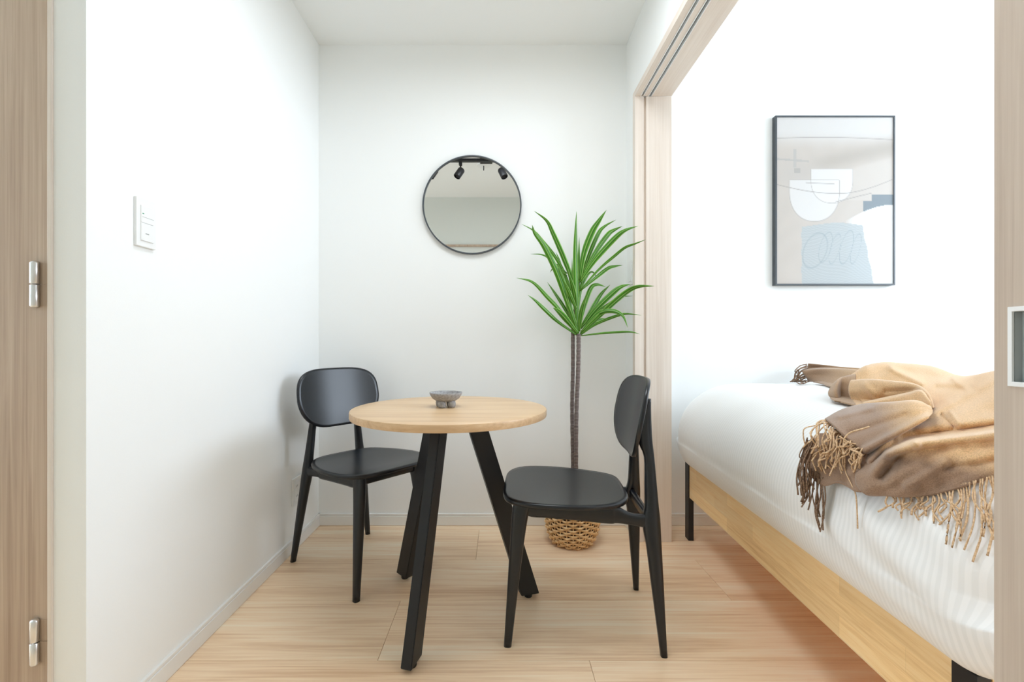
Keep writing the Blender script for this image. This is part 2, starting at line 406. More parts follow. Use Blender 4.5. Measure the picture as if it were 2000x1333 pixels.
# ------------------------------------------------------------------ dining table
TC = Vector((-0.170, 1.543, 0)); TH, TR, TT = 0.690, 0.329, 0.024
tb = empty('dining_table', TC, label='round oak dining table on three splayed black steel legs', cat='table')
e_ = 0.004
top_o = obj('tabletop', lathe([(TR - 0.02, TH - TT), (TR - e_, TH - TT), (TR - 0.001, TH - TT + 0.001), (TR, TH - TT + e_), (TR, TH - e_), (TR - 0.0012, TH - 0.0012), (TR - e_, TH), (TR - 0.05, TH)], n=128), M['table'], tb, label='round light oak tabletop')
auto_smooth(top_o, 35)
obj('mount_plate', lathe([(0.12, TH - TT - 0.005), (0.12, TH - TT)], n=32), M['steel_black'], tb)
for ang in (math.atan2(1.267 - 1.543, -0.249 + 0.170), math.atan2(1.743 - 1.543, -0.364 + 0.170), math.atan2(1.62 - 1.543, 0.103 + 0.170)):
    rd = Vector((math.cos(ang), math.sin(ang), 0)); tg = Vector((-rd.y, rd.x, 0))
    def sec(z):
        r = 0.290 + (0.080 - 0.290) * z / (TH - TT)
        return [rd * (r + a * 0.0335) + tg * (b * 0.0165) + ZA * z for a, b in ((-1, -1), (1, -1), (1, 1), (-1, 1))]
    bm = loft([sec(0.012), sec(TH - TT - 0.004)])
    bmesh.ops.bevel(bm, geom=bm.edges[:], offset=0.0018, segments=2, affect='EDGES')
    lg = obj('leg', bm, M['steel_black'], tb)
    f0 = rd * 0.283
    obj('foot_glide', lathe([(0.013, 0.0), (0.014, 0.003), (0.014, 0.010), (0.008, 0.013)], n=20, c=f0), M['rubber'], lg, smooth=False)

# bowl
bw = empty('footed_bowl', (-0.1855, 1.553, TH), label='small grey ceramic bowl on stubby feet on the round table', cat='bowl')
prof = [(0.004, 0.0215), (0.022, 0.0205), (0.036, 0.0235), (0.046, 0.0305), (0.0535, 0.0415), (0.0565, 0.0495), (0.0555, 0.0510), (0.0535, 0.0500), (0.050, 0.0425), (0.043, 0.0335), (0.030, 0.0275), (0.004, 0.0260)]
obj('bowl_body', lathe(prof, n=64), M['ceramic'], bw, smooth=True)
for a in (-115, -35, 60, 150):
    c = Vector((0.026 * math.cos(math.radians(a)), 0.026 * math.sin(math.radians(a)), 0))
    obj('foot', lathe([(0.006, 0.0), (0.011, 0.001), (0.0135, 0.007), (0.0145, 0.014), (0.013, 0.021), (0.009, 0.0255)], n=24, c=c), M['ceramic'], bw, smooth=True)

# ------------------------------------------------------------------ chairs
def pad_mesh(outline, thick, surf, rings=14, n=72, edge=0.35):
    """closed cushion-like sheet: outline(t)->(a,b), surf(a,b)->Vector (top), thickness along local normal"""
    bm = bmesh.new()
    def nrm(a, b):
        h = 1e-3
        da = (surf(a + h, b) - surf(a - h, b)); db = (surf(a, b + h) - surf(a, b - h))
        return da.cross(db).normalized()
    R = []
    seq = [(k / rings, +0.5) for k in range(1, rings + 1)] + [(1 + 0.006, 0.25), (1 + 0.009, 0.0), (1 + 0.006, -0.25)] + [(k / rings, -0.5) for k in range(rings, 0, -1)]
    for s, off in seq:
        ring = []
        for k in range(n):
            t = 2 * math.pi * k / n
            a, b = outline(t); a, b = a * s, b * s
            ring.append(bm.verts.new(surf(a, b) + nrm(a, b) * (off * thick)))
        R.append(ring)
    for A, B in zip(R[:-1], R[1:]):
        for i in range(n):
            j = (i + 1) % n; bm.faces.new((A[i], A[j], B[j], B[i]))
    for ring, off in ((R[0], 0.5), (R[-1], -0.5)):
        c = bm.verts.new(surf(0, 0) + nrm(0, 0) * (off * thick))
        for i in range(n): bm.faces.new((c, ring[i], ring[(i + 1) % n]))
    return bm

def make_chair():
    """local: +y is the front, origin on the floor between the feet"""
    ch = empty('dining_chair')
    # seat
    def seat_out(t):
        ct, st = math.cos(t), math.sin(t)
        e = 4.6; r = (abs(ct) ** e + abs(st) ** e) ** (-1 / e)
        a, b = 0.208 * r * ct, 0.196 * r * st
        a *= 1.0 - 0.20 * max(0.0, -(b - 0.02) / 0.2) ** 1.4 - 0.07 * max(0.0, (b - 0.05) / 0.15) ** 2
        return a, b
    def seat_surf(a, b):
        z = 0.433 + 0.05 * (b / 0.2) * 0.10 - 0.010 * (1 - (a / 0.214) ** 2) * (1 - min(1, (b / 0.2) ** 2)) - 0.006 * max(0, (b - 0.12) / 0.08) ** 2 + 0.004 * max(0, (-b - 0.12) / 0.08) ** 2
        return Vector((a, b + 0.045, z))
    obj('seat', pad_mesh(seat_out, 0.013, seat_surf), M['chair'], ch, smooth=True)
    # backrest
    def bk_out(t):
        ct, st = math.cos(t), math.sin(t)
        e = 4.0; r = (abs(ct) ** e + abs(st) ** e) ** (-1 / e)
        a, b = 0.190 * r * ct, 0.124 * r * st
        a *= 1.0 - 0.27 * max(0.0, -b / 0.124) ** 1.7 - 0.06 * max(0.0, b / 0.124) ** 2
        return a, b
    def bk_surf(a, b):
        return Vector((a, -0.198 - 0.20 * b + 0.95 * a * a + 0.25 * b * b, 0.675 + b))
    obj('backrest', pad_mesh(bk_out, 0.012, bk_surf), M['chair'], ch, smooth=True)
    for s in (-1, 1):
        # rear leg: foot -> seat joint -> back post
        rows = [(0.000, 0.178, -0.2330, 0.0105, 0.0095), (0.10, 0.1645, -0.2270, 0.0130, 0.0135), (0.20, 0.151, -0.2210, 0.0150, 0.0180), (0.30, 0.1375, -0.2150, 0.0165, 0.0220),
                (0.345, 0.1315, -0.2110, 0.0170, 0.0255), (0.385, 0.126, -0.2105, 0.0170, 0.0250), (0.42, 0.1215, -0.2125, 0.0160, 0.0200), (0.48, 0.1145, -0.2115, 0.0145, 0.0175),
                (0.56, 0.106, -0.2090, 0.0130, 0.0150), (0.605, 0.102, -0.1990, 0.0125, 0.0210), (0.65, 0.099, -0.1990, 0.0120, 0.0190), (0.70, 0.096, -0.2050, 0.0110, 0.0120), (0.738, 0.094, -0.2105, 0.0090, 0.0070)]
        zt = np.array(rows); zs = catmull(zt, np.linspace(0, len(zt) - 1, 40))
        rings = [super_ring((s * r[1], r[2], r[0]), XA, YA, r[3], r[4], 20, 3.2) for r in zs]
        obj('leg', loft(rings), M['chair'], ch, smooth=True, label='rear leg running up as back post')
        # front leg
        rows = [(0.000, 0.166, 0.2225, 0.0115, 0.0115), (0.10, 0.1565, 0.2135, 0.0135, 0.0145), (0.20, 0.147, 0.2045, 0.0155, 0.0180), (0.30, 0.1375, 0.1950, 0.0170, 0.0215), (0.37, 0.131, 0.1875, 0.0175, 0.0250), (0.400, 0.128, 0.1825, 0.0175, 0.0270), (0.424, 0.126, 0.1790, 0.0160, 0.0270)]
        zt = np.array(rows); zs = catmull(zt, np.linspace(0, len(zt) - 1, 28))
        rings = [super_ring((s * r[1], r[2], r[0]), XA, YA, r[3], r[4], 20, 3.2) for r in zs]
        obj('leg', loft(rings), M['chair'], ch, smooth=True, label='tapered front leg')
        # side rail: deep in front, necked towards the rear post
        rr = [(0.195, 0.392, 0.424, 0.126, 0.013), (0.155, 0.377, 0.424, 0.127, 0.014), (0.10, 0.374, 0.424, 0.127, 0.014), (0.0, 0.368, 0.422, 0.127, 0.014), (-0.085, 0.362, 0.421, 0.127, 0.014), (-0.105, 0.364, 0.418, 0.127, 0.0115), (-0.140, 0.361, 0.398, 0.127, 0.0115), (-0.175, 0.356, 0.392, 0.128, 0.012), (-0.212, 0.350, 0.396, 0.128, 0.013)]
        zs = catmull(np.array(rr), np.linspace(0, len(rr) - 1, 48))
        rings = [super_ring((s * r[3], r[0], (r[1] + r[2]) / 2), XA, ZA, r[4], (r[2] - r[1]) / 2, 16, 4) for r in zs]
        obj('side_rail', loft(rings), M['chair'], ch, smooth=True)
    rings = [super_ring((x, 0.186, 0.404), YA, ZA, 0.010, 0.0135, 14, 4) for x in np.linspace(-0.125, 0.125, 12)]
    obj('front_rail', loft(rings), M['chair'], ch, smooth=True)
    rings = [super_ring((x, -0.205, 0.374), YA, ZA, 0.010, 0.018, 14, 4) for x in np.linspace(-0.125, 0.125, 12)]
    obj('rear_rail', loft(rings), M['chair'], ch, smooth=True)
    return ch

def copy_thing(root):
    r = root.copy(); COL.objects.link(r)
    for c in root.children:
        k = c.copy(); COL.objects.link(k); k.parent = r
        for g in c.children:
            q = g.copy(); COL.objects.link(q); q.parent = k
    return r

chA = make_chair()
chA.location = (0.258, 1.505, 0); chA.rotation_euler = (0, 0, math.atan2(0.074, -0.997) - math.pi / 2)
tag(chA, 'black plastic chair right of the table, facing left beside the bed', 'chair', 'dining chairs at the round table')
chB = copy_thing(chA)
chB.location = (-0.567, 1.859, 0); chB.rotation_euler = (0, 0, math.atan2(-0.65, 0.76) - math.pi / 2)
tag(chB, 'black plastic chair left of the table, angled in the wall corner', 'chair', 'dining chairs at the round table')

# ------------------------------------------------------------------ wall mirror
mc = Vector((-0.1375, BY, H + (VY - 402) / 391.0))
mr = empty('wall_mirror', mc, label='round wall mirror in a thin black frame', cat='mirror')
rot = Matrix.Rotation(math.radians(90), 4, 'X')            # local z -> -y
def wall_lathe(profile, n=96, cap=True):
    bm = lathe(profile, n=n, cap=cap); bmesh.ops.transform(bm, matrix=rot, verts=bm.verts); return bm
bm = bmesh.new(); n = 128
rings = []
for r, z in ((0.2385, 0.002), (0.2455, 0.002), (0.2458, 0.018), (0.2450, 0.0195), (0.2400, 0.0195), (0.2390, 0.018), (0.2385, 0.002)):
    rings.append([rot @ Vector((r * math.cos(2 * math.pi * k / n), r * math.sin(2 * math.pi * k / n), z)) for k in range(n)])
fr = obj('mirror_frame', loft(rings, cap=False), M['frame_dark'], mr, label='thin black ring frame'); auto_smooth(fr, 30)
obj('mirror_glass', wall_lathe([(0.2392, 0.003), (0.2392, 0.012)]), M['mirror'], mr, label='silvered glass disc')

# ------------------------------------------------------------------ framed art
ax0, ax1 = (1514.5 - VX) / 391 * 0.988, (1748.0 - VX) / 391 * 0.988
az1, az0 = H + (VY - 226) / 391 * 0.988, H - (557 - 669.5 - 0) * 0 + (VY - 557.5) / 391 * 0.988
AD = 0.028
art = empty('framed_artwork', ((ax0 + ax1) / 2, BY, az0), label='framed abstract print in beige and pale blue above the bed', cat='picture')
fw = 0.0075
bm = bmesh.new()
for b_ in ((ax0, ax0 + fw, BY - AD, BY - 0.001, az0, az1), (ax1 - fw, ax1, BY - AD, BY - 0.001, az0, az1), (ax0 + fw, ax1 - fw, BY - AD, BY - 0.001, az0, az0 + fw), (ax0 + fw, ax1 - fw, BY - AD, BY - 0.001, az1 - fw, az1)):
    box(bm, *b_)
rel(obj('picture_frame', bm, M['frame_dark'], label='slim slate-grey frame'), art)
# print: painted as a colour attribute on a fine grid
def art_color(u, v):
    """u 0..1 left-right, v 0..1 top-bottom -> sRGB array"""
    S = lambda e0, e1, x: np.clip((x - e0) / (e1 - e0), 0, 1) ** 2 * (3 - 2 * np.clip((x - e0) / (e1 - e0), 0, 1))
    def mixc(c, col, a): return c * (1 - a[..., None]) + np.array(col, float) * a[..., None]
    sm = np.sin(u * 17 + 3 * np.sin(v * 9)) * np.sin(v * 23 + 2 * np.sin(u * 11))
    c = np.ones(u.shape + (3,)) * np.array([222, 214, 206.0]) + sm[..., None] * 2.5
    c = mixc(c, (238, 236, 234), 1 - S(0.08, 0.2, v))
    # soft taupe sweep
    d = v - (0.30 - 0.16 * (u - 0.25)) ; band = np.exp(-(d / 0.055) ** 2) * S(0.15, 0.5, u)
    c = mixc(c, (198, 190, 181), 0.75 * band)
    c = mixc(c, (214, 208, 202), 0.8 * np.exp(-((u - 0.2) / 0.18) ** 2 - ((v - 0.33) / 0.06) ** 2))
    c = mixc(c, (200, 197, 194), 0.8 * (np.abs(v - 0.25 - 0.05 * u) < 0.006) * (u < 0.28))
    c = mixc(c, (203, 200, 197), 0.8 * (np.abs(u - 0.155) < 0.012) * (v > 0.19) * (v < 0.30))
    c = mixc(c, (190, 186, 182), 0.7 * (np.abs(u - 0.175) < 0.028) * (np.abs(v - 0.318) < 0.014))
    # lower sweep of pale
    c = mixc(c, (228, 221, 214), 0.8 * S(0.0, 0.03, (v - 0.31 + 0.19 * (u - 0.55))) * (v < 0.5) * S(0.5, 0.6, u))
    # two white half-round shapes
    def bowl(cx, top, rx, ry):
        inside = (v > top) & ((np.abs((u - cx) / rx) ** 2.2 + np.abs(np.maximum(v - top - 0.07, 0) / ry) ** 2.2) < 1)
        return inside.astype(float)
    c = mixc(c, (246, 245, 244), 0.9 * bowl(0.325, 0.375, 0.215, 0.18))
    c = mixc(c, (247, 246, 245), 0.9 * bowl(0.475, 0.310, 0.180, 0.135))
    for (cx, top, rx, ry) in ((0.325, 0.375, 0.215, 0.18), (0.475, 0.310, 0.180, 0.135)):
        q = (np.abs((u - cx) / rx) ** 2.2 + np.abs(np.maximum(v - top - 0.07, 0) / ry) ** 2.2)
        c = mixc(c, (186, 181, 177), 0.75 * np.exp(-((q - 1) / 0.03) ** 2) * (v > top))
        c = mixc(c, (200, 196, 192), 0.6 * np.exp(-((v - top) / 0.002) ** 2) * (q < 1))
    # thin pencil lines
    def line(f, x0, x1, wd=0.0022, col=(172, 166, 164), a=0.8):
        nonlocal c
        c = mixc(c, col, a * np.exp(-((v - f(u)) / wd) ** 2) * (u > x0) * (u < x1))
    line(lambda x: 0.125 - 0.01 * np.sin(x * 3.1) + 0.01 * x, 0, 1)
    line(lambda x: 0.385 + 0.072 * np.sin(np.clip(x, 0, 1) * math.pi * 0.82 + 0.25) - 0.13 * np.maximum(x - 0.6, 0) ** 1.4, 0, 1)
    line(lambda x: 0.50 - 0.17 * (x - 0.55), 0.5, 0.82)
    line(lambda x: 0.385 + 0.03 * x, 0.25, 0.5)
    # slate steps
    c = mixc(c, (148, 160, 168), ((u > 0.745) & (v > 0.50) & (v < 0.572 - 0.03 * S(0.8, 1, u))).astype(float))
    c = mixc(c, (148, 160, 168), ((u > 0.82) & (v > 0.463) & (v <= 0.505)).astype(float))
    # white field lower right and its curved upper edge
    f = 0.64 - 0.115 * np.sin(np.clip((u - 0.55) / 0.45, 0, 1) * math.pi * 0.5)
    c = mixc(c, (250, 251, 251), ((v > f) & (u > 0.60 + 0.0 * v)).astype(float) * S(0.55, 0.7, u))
    # blue crayon block
    blk = (u > 0.215 + 0.03 * S(0.6, 1.0, v) * 0 + 0.004 * np.sin(v * 60)) & (u < 0.735 + 0.10 * (v - 0.65) / 0.35 + 0.004 * np.sin(v * 50)) & (v > 0.645 + 0.012 * np.sin(u * 9))
    st = 0.5 + 0.5 * np.sin(v * 420 + 6 * np.sin(u * 13)) * np.sin(u * 90 + 5 * np.sin(v * 21))
    bc = np.array([202, 210, 213.0]) + (st[..., None] - 0.5) * 16
    a = blk.astype(float)[..., None] * 0.92
    c = c * (1 - a) + bc * a
    # scribble loops
    for (cx, cy, rx, ry) in ((0.33, 0.80, 0.10, 0.105), (0.42, 0.78, 0.05, 0.09), (0.50, 0.79, 0.04, 0.09), (0.60, 0.78, 0.05, 0.10), (0.68, 0.79, 0.035, 0.09)):
        uu, vv = (u - cx - 0.35 * (cy - v)) / rx, (v - cy) / ry
        c = mixc(c, (150, 166, 176), 0.40 * np.exp(-((np.sqrt(uu ** 2 + vv ** 2) - 1) / 0.04) ** 2) * (v > 0.64))
    return np.clip(c, 0, 255)
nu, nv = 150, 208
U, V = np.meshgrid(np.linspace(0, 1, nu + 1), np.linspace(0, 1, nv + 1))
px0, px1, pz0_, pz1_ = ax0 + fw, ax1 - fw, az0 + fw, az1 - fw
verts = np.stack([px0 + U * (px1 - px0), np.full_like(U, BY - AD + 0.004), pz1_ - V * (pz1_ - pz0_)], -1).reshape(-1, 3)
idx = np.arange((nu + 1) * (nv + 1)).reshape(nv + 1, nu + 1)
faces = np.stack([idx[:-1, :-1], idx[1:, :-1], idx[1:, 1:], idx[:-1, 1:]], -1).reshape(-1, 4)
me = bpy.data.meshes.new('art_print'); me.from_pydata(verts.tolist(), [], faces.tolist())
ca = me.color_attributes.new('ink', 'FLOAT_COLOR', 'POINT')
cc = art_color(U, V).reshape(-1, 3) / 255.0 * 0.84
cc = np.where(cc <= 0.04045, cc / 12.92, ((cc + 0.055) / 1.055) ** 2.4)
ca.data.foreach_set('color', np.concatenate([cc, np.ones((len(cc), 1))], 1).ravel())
m, nt, b = new_mat('art_ink', (0.8, 0.8, 0.8, 1), 0.55, spec=0.3)
at = N(nt, 'ShaderNodeVertexColor'); at.layer_name = 'ink'; nt.links.new(at.outputs[0], b.inputs['Base Color'])
bump_noise(nt, b, 500, 0.05)
me.materials.append(m)
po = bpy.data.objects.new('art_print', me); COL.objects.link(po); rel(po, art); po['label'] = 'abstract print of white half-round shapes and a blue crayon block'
rel(obj('backing_board', boxes((px0, px1, BY - AD + 0.006, BY - 0.002, pz0_, pz1_)), M['white_plastic']), art)

# ------------------------------------------------------------------ switches and outlet
def wall_plate(name, root_loc, plates, label, cat):
    e = empty(name, root_loc, label=label, cat=cat)
    for nm, bm, mat in plates: rel(obj(nm, bm, mat), e)
    return e
def pb(*b, bev=0.001): return boxes(b, bev=bev)
wall_plate('light_switch', (LX, 1.143, 1.15), [
    ('switch_plate', pb(LX, LX + 0.008, 1.112, 1.175, 1.153, 1.275, bev=0.0015), M['white_plastic']),
    ('switch_button', pb(LX + 0.006, LX + 0.0105, 1.1235, 1.1640, 1.2135, 1.2560, bev=0.0006), M['white_plastic']),
    ('switch_button', pb(LX + 0.006, LX + 0.0105, 1.1235, 1.1640, 1.1680, 1.2125, bev=0.0006), M['white_plastic']),
    ('indicator_lamp', pb(LX + 0.010, LX + 0.0109, 1.127, 1.132, 1.2345, 1.2370, bev=0), M['green_lamp']),
    ('button_mark', pb(LX + 0.010, LX + 0.0108, 1.137, 1.148, 1.1855, 1.1880, bev=0), M['grey_mark']),
    ('button_line', pb(LX + 0.010, LX + 0.0108, 1.127, 1.1640, 1.2270, 1.2278, bev=0), M['grey_mark'])],
    'white double light switch on the left wall', 'switch')
wall_plate('light_switch', (RX, 2.165, 1.19), [
    ('switch_plate', pb(RX - 0.007, RX, 2.13, 2.20, 1.190, 1.305), M['white_plastic']),
    ('switch_button', pb(RX - 0.0095, RX - 0.005, 2.145, 2.185, 1.205, 1.290, bev=0.0005), M['white_plastic'])],
    'white light switch behind the plant leaves beside the door jamb', 'switch')
pl = [('outlet_plate', pb(LX, LX + 0.008, 1.957, 2.072, 0.199, 0.316, bev=0.0015), M['white_plastic'])]
for c in (1.988, 2.041):
    pl.append(('socket', pb(LX + 0.006, LX + 0.0095, c - 0.0185, c + 0.0185, 0.213, 0.302, bev=0.0006), M['white_plastic']))
    for z in (0.236, 0.279):
        for s in (-0.0063, 0.0063):
            pl.append(('slot', pb(LX + 0.0088, LX + 0.0097, c + s - 0.001, c + s + 0.001, z - 0.0045, z + 0.0045, bev=0), M['rubber']))
wall_plate('wall_outlet', (LX, 2.015, 0.199), pl, 'white double wall outlet low on the left wall behind a chair leg', 'outlet')

# ------------------------------------------------------------------ track lights (seen in the mirror)
trk = empty('ceiling_track', (-0.25, 0.82, CZ), label='black ceiling light track seen at the top of the mirror', cat='light track')
rel(obj('track_bar', pb(-0.75, 0.22, 0.802, 0.838, CZ - 0.02, CZ), M['steel_black']), trk)
rel(obj('power_box', pb(-0.16, -0.06, 0.79, 0.85, CZ - 0.026, CZ), M['steel_black']), trk)
def spot(x, tilt, label):
    e = empty('spotlight', (x, 0.82, CZ - 0.02), label=label, cat='spotlight', group='spotlights on the ceiling track')
    obj('adapter', boxes((-0.013, 0.013, -0.016, 0.016, -0.03, 0.0), bev=0.002), M['steel_black'], e)
    bm = bmesh.new(); tube(bm, [(0, 0, -0.025), (0, 0, -0.062)], 0.006, 12); obj('stem', bm, M['steel_black'], e, smooth=True)
    bm = lathe([(0.012, 0.022), (0.026, 0.020), (0.029, 0.014), (0.029, -0.060), (0.026, -0.062), (0.024, -0.050), (0.004, -0.045)], n=32)
    bmesh.ops.transform(bm, matrix=Matrix.Translation((0, 0, -0.078)) @ Matrix.Rotation(tilt, 4, 'Y') @ Matrix.Rotation(0.35, 4, 'X'), verts=bm.verts)
    auto_smooth(obj('lamp_head', bm, M['steel_black'], e), 40)
spot(-0.318, 0.5, 'black track spotlight tilted left in the mirror')
spot(0.017, -0.4, 'black track spotlight near the right rim of the mirror')
spot(-0.530, 0.5, 'black track spotlight cut by the left rim of the mirror')
sd = empty('smoke_detector', (-0.134, 0.70, CZ), label='white ring detector on the ceiling seen in the mirror', cat='detector')
rel(obj('detector_ring', lathe([(0.058, -0.006), (0.060, 0.0)], n=40, c=(-0.134, 0.70, CZ)), M['white_plastic']), sd)
bm = bmesh.new(); tube(bm, [(-0.134, 0.70, CZ - 0.004), (-0.134, 0.70, CZ - 0.045)], 0.004, 8); rel(obj('detector_pin', bm, M['steel_black']), sd)

# added ceiling fill light, shaped as a flat panel, brightening floor and nook
m, nt, b = new_mat('panel_diffuser', (0.9, 0.9, 0.9, 1), 0.5); bump_noise(nt, b, 300, 0.02)
def added_panel(x, y, sx, sy, label):
    e = empty('ceiling_panel_light', (x, y, CZ), label=label, cat='lamp')
    f = 0.02
    obj('panel_frame', boxes((-sx / 2 - f, -sx / 2, -sy / 2 - f, sy / 2 + f, -0.02, 0), (sx / 2, sx / 2 + f, -sy / 2 - f, sy / 2 + f, -0.02, 0),
                             (-sx / 2, sx / 2, -sy / 2 - f, -sy / 2, -0.02, 0), (-sx / 2, sx / 2, sy / 2, sy / 2 + f, -0.02, 0)), M['white_plastic'], e)
    obj('panel_diffuser', boxes((-sx / 2, sx / 2, -sy / 2, sy / 2, -0.012, -0.002)), m, e)
    d = bpy.data.lights.new('panel_glow', 'AREA'); d.shape = 'RECTANGLE'; d.size, d.size_y = sx - 0.01, sy - 0.01
    d.energy = FILL_W; d.color = (0.88, 0.94, 1.0); d.spread = math.radians(PANEL_SPREAD)
    o = bpy.data.objects.new('panel_glow', d); COL.objects.link(o); o.parent = e; o.location = (0, 0, -0.0135)
added_panel(0.06, 1.24, 0.62, 0.60, 'square flat ceiling panel lamp above the dining table, just out of view')

# ------------------------------------------------------------------ potted plant
PC = Vector((0.333, 2.07, 0))
bk = empty('wicker_basket', PC, label='woven natural wicker basket holding the tall plant', cat='basket')
m, nt, b = new_mat('wicker', srgb(215, 172, 118), 0.6)
nz = bump_noise(nt, b, 60, 0.2, 0.001)
r = ramp(nt, [(0.3, srgb(212, 168, 114)), (0.5, srgb(238, 200, 148)), (0.7, srgb(250, 224, 182))]); nt.links.new(nz.outputs[0], r.inputs[0]); nt.links.new(r.outputs[0], b.inputs['Base Color'])
M['wicker'] = m
BH, NST = 0.20, 26
def bk_r(z): return 0.086 + 0.030 * (1 - (1 - min(1, z / 0.09)) ** 2) + 0.004 * math.sin(z * 12)
bm = bmesh.new(); nw = 16
for k in range(nw):
    z = 0.006 + k * (BH - 0.012) / (nw - 1); pts = []
    for i in range(NST * 6 + 1):
        a = 2 * math.pi * i / (NST * 6)
        ph = math.cos(NST / 2 * a + math.pi * k)
        pts.append((math.cos(a) * (bk_r(z) + 0.0060 * ph), math.sin(a) * (bk_r(z) + 0.0060 * ph), z + 0.0012 * math.sin(a * 5 + k)))
    rings = []
    for i, p in enumerate(pts):
        a = 2 * math.pi * i / (NST * 6); rd = Vector((math.cos(a), math.sin(a), 0))
        rings.append([Vector(p) + rd * (0.0024 * math.cos(q)) + ZA * (0.0050 * math.sin(q)) for q in np.linspace(0, 2 * math.pi, 7)[:-1]])
    loft(rings, cap=False, bm=bm)
obj('weave', bm, M['wicker'], bk, smooth=True, kind='stuff', label='horizontal woven strands')
bm = bmesh.new()
for i in range(NST):
    a = 2 * math.pi * i / NST
    tube(bm, [(math.cos(a) * bk_r(z), math.sin(a) * bk_r(z), z) for z in np.linspace(0.002, BH, 9)], 0.0028, 6)
obj('stakes', bm, M['wicker'], bk, smooth=True, kind='stuff', label='upright stakes')
bm = bmesh.new()
tube(bm, [(math.cos(a) * bk_r(BH), math.sin(a) * bk_r(BH), BH) for a in np.linspace(0, 2 * math.pi, 49)], 0.008, 8)
obj('rim', bm, M['wicker'], bk, smooth=True)
M['liner'] = plastic('dark_liner', (0.10, 0.06, 0.03, 1), 0.8)
obj('liner', lathe([(0.002, 0.002)] + [(bk_r(z) - 0.009, z + 0.002) for z in np.linspace(0, BH - 0.02, 8)], n=40, cap=True), M['liner'], bk, smooth=True)

pt = empty('potted_dracaena', PC + Vector((0, 0, 0.0)), label='tall artificial dracaena with two bare stems and arching green leaves', cat='plant')
m, nt, b = new_mat('soil', (0.05, 0.035, 0.025, 1), 0.9); bump_noise(nt, b, 80, 0.8, 0.01); M['soil'] = m
obj('soil', lathe([(0.002, 0.150), (0.10, 0.150), (0.10, 0.165), (0.002, 0.170)], n=32), M['soil'], bk)
m, nt, b = new_mat('ringed_stem', srgb(110, 96, 92), 0.5)
tc = N(nt, 'ShaderNodeTexCoord'); wv = N(nt, 'ShaderNodeTexWave', Scale=48.0, Distortion=1.2); wv.bands_direction = 'Z'
nt.links.new(tc.outputs['Object'], wv.inputs['Vector'])
r = ramp(nt, [(0.2, srgb(72, 60, 58)), (0.8, srgb(142, 128, 122))]); nt.links.new(wv.outputs[0], r.inputs[0]); nt.links.new(r.outputs[0], b.inputs['Base Color'])
bp = N(nt, 'ShaderNodeBump', Strength=0.6, Distance=0.002); nt.links.new(wv.outputs[0], bp.inputs['Height']); nt.links.new(bp.outputs[0], b.inputs['Normal'])
M['stem'] = m
def stem(pixels, r0, label):
    bm = bmesh.new()
    pts = [P(x, yv, dd) - PC for x, yv, dd in pixels]
    pts = catmull(np.array([tuple(p) for p in pts]), np.linspace(0, len(pts) - 1, 60)); rings = []
    for k, p in enumerate(pts):
        rr = r0 * (1 + 0.07 * math.sin(k * 2.1)); rings.append([Vector(p) + XA * (rr * math.cos(2 * math.pi * i / 14)) + YA * (rr * math.sin(2 * math.pi * i / 14)) for i in range(14)])
    obj('stem', loft(rings), M['stem'], pt, smooth=True, label=label)
stem([(1120, 985, 2.075), (1119, 900, 2.078), (1117.5, 800, 2.08), (1119, 720, 2.082), (1119, 655, 2.08), (1121, 605, 2.075)], 0.0092, 'taller bare grey-brown stem')
stem([(1126, 985, 2.06), (1125, 900, 2.058), (1126, 800, 2.055), (1129, 730, 2.055), (1130, 680, 2.06), (1130, 653, 2.062)], 0.0098, 'shorter ringed stem')
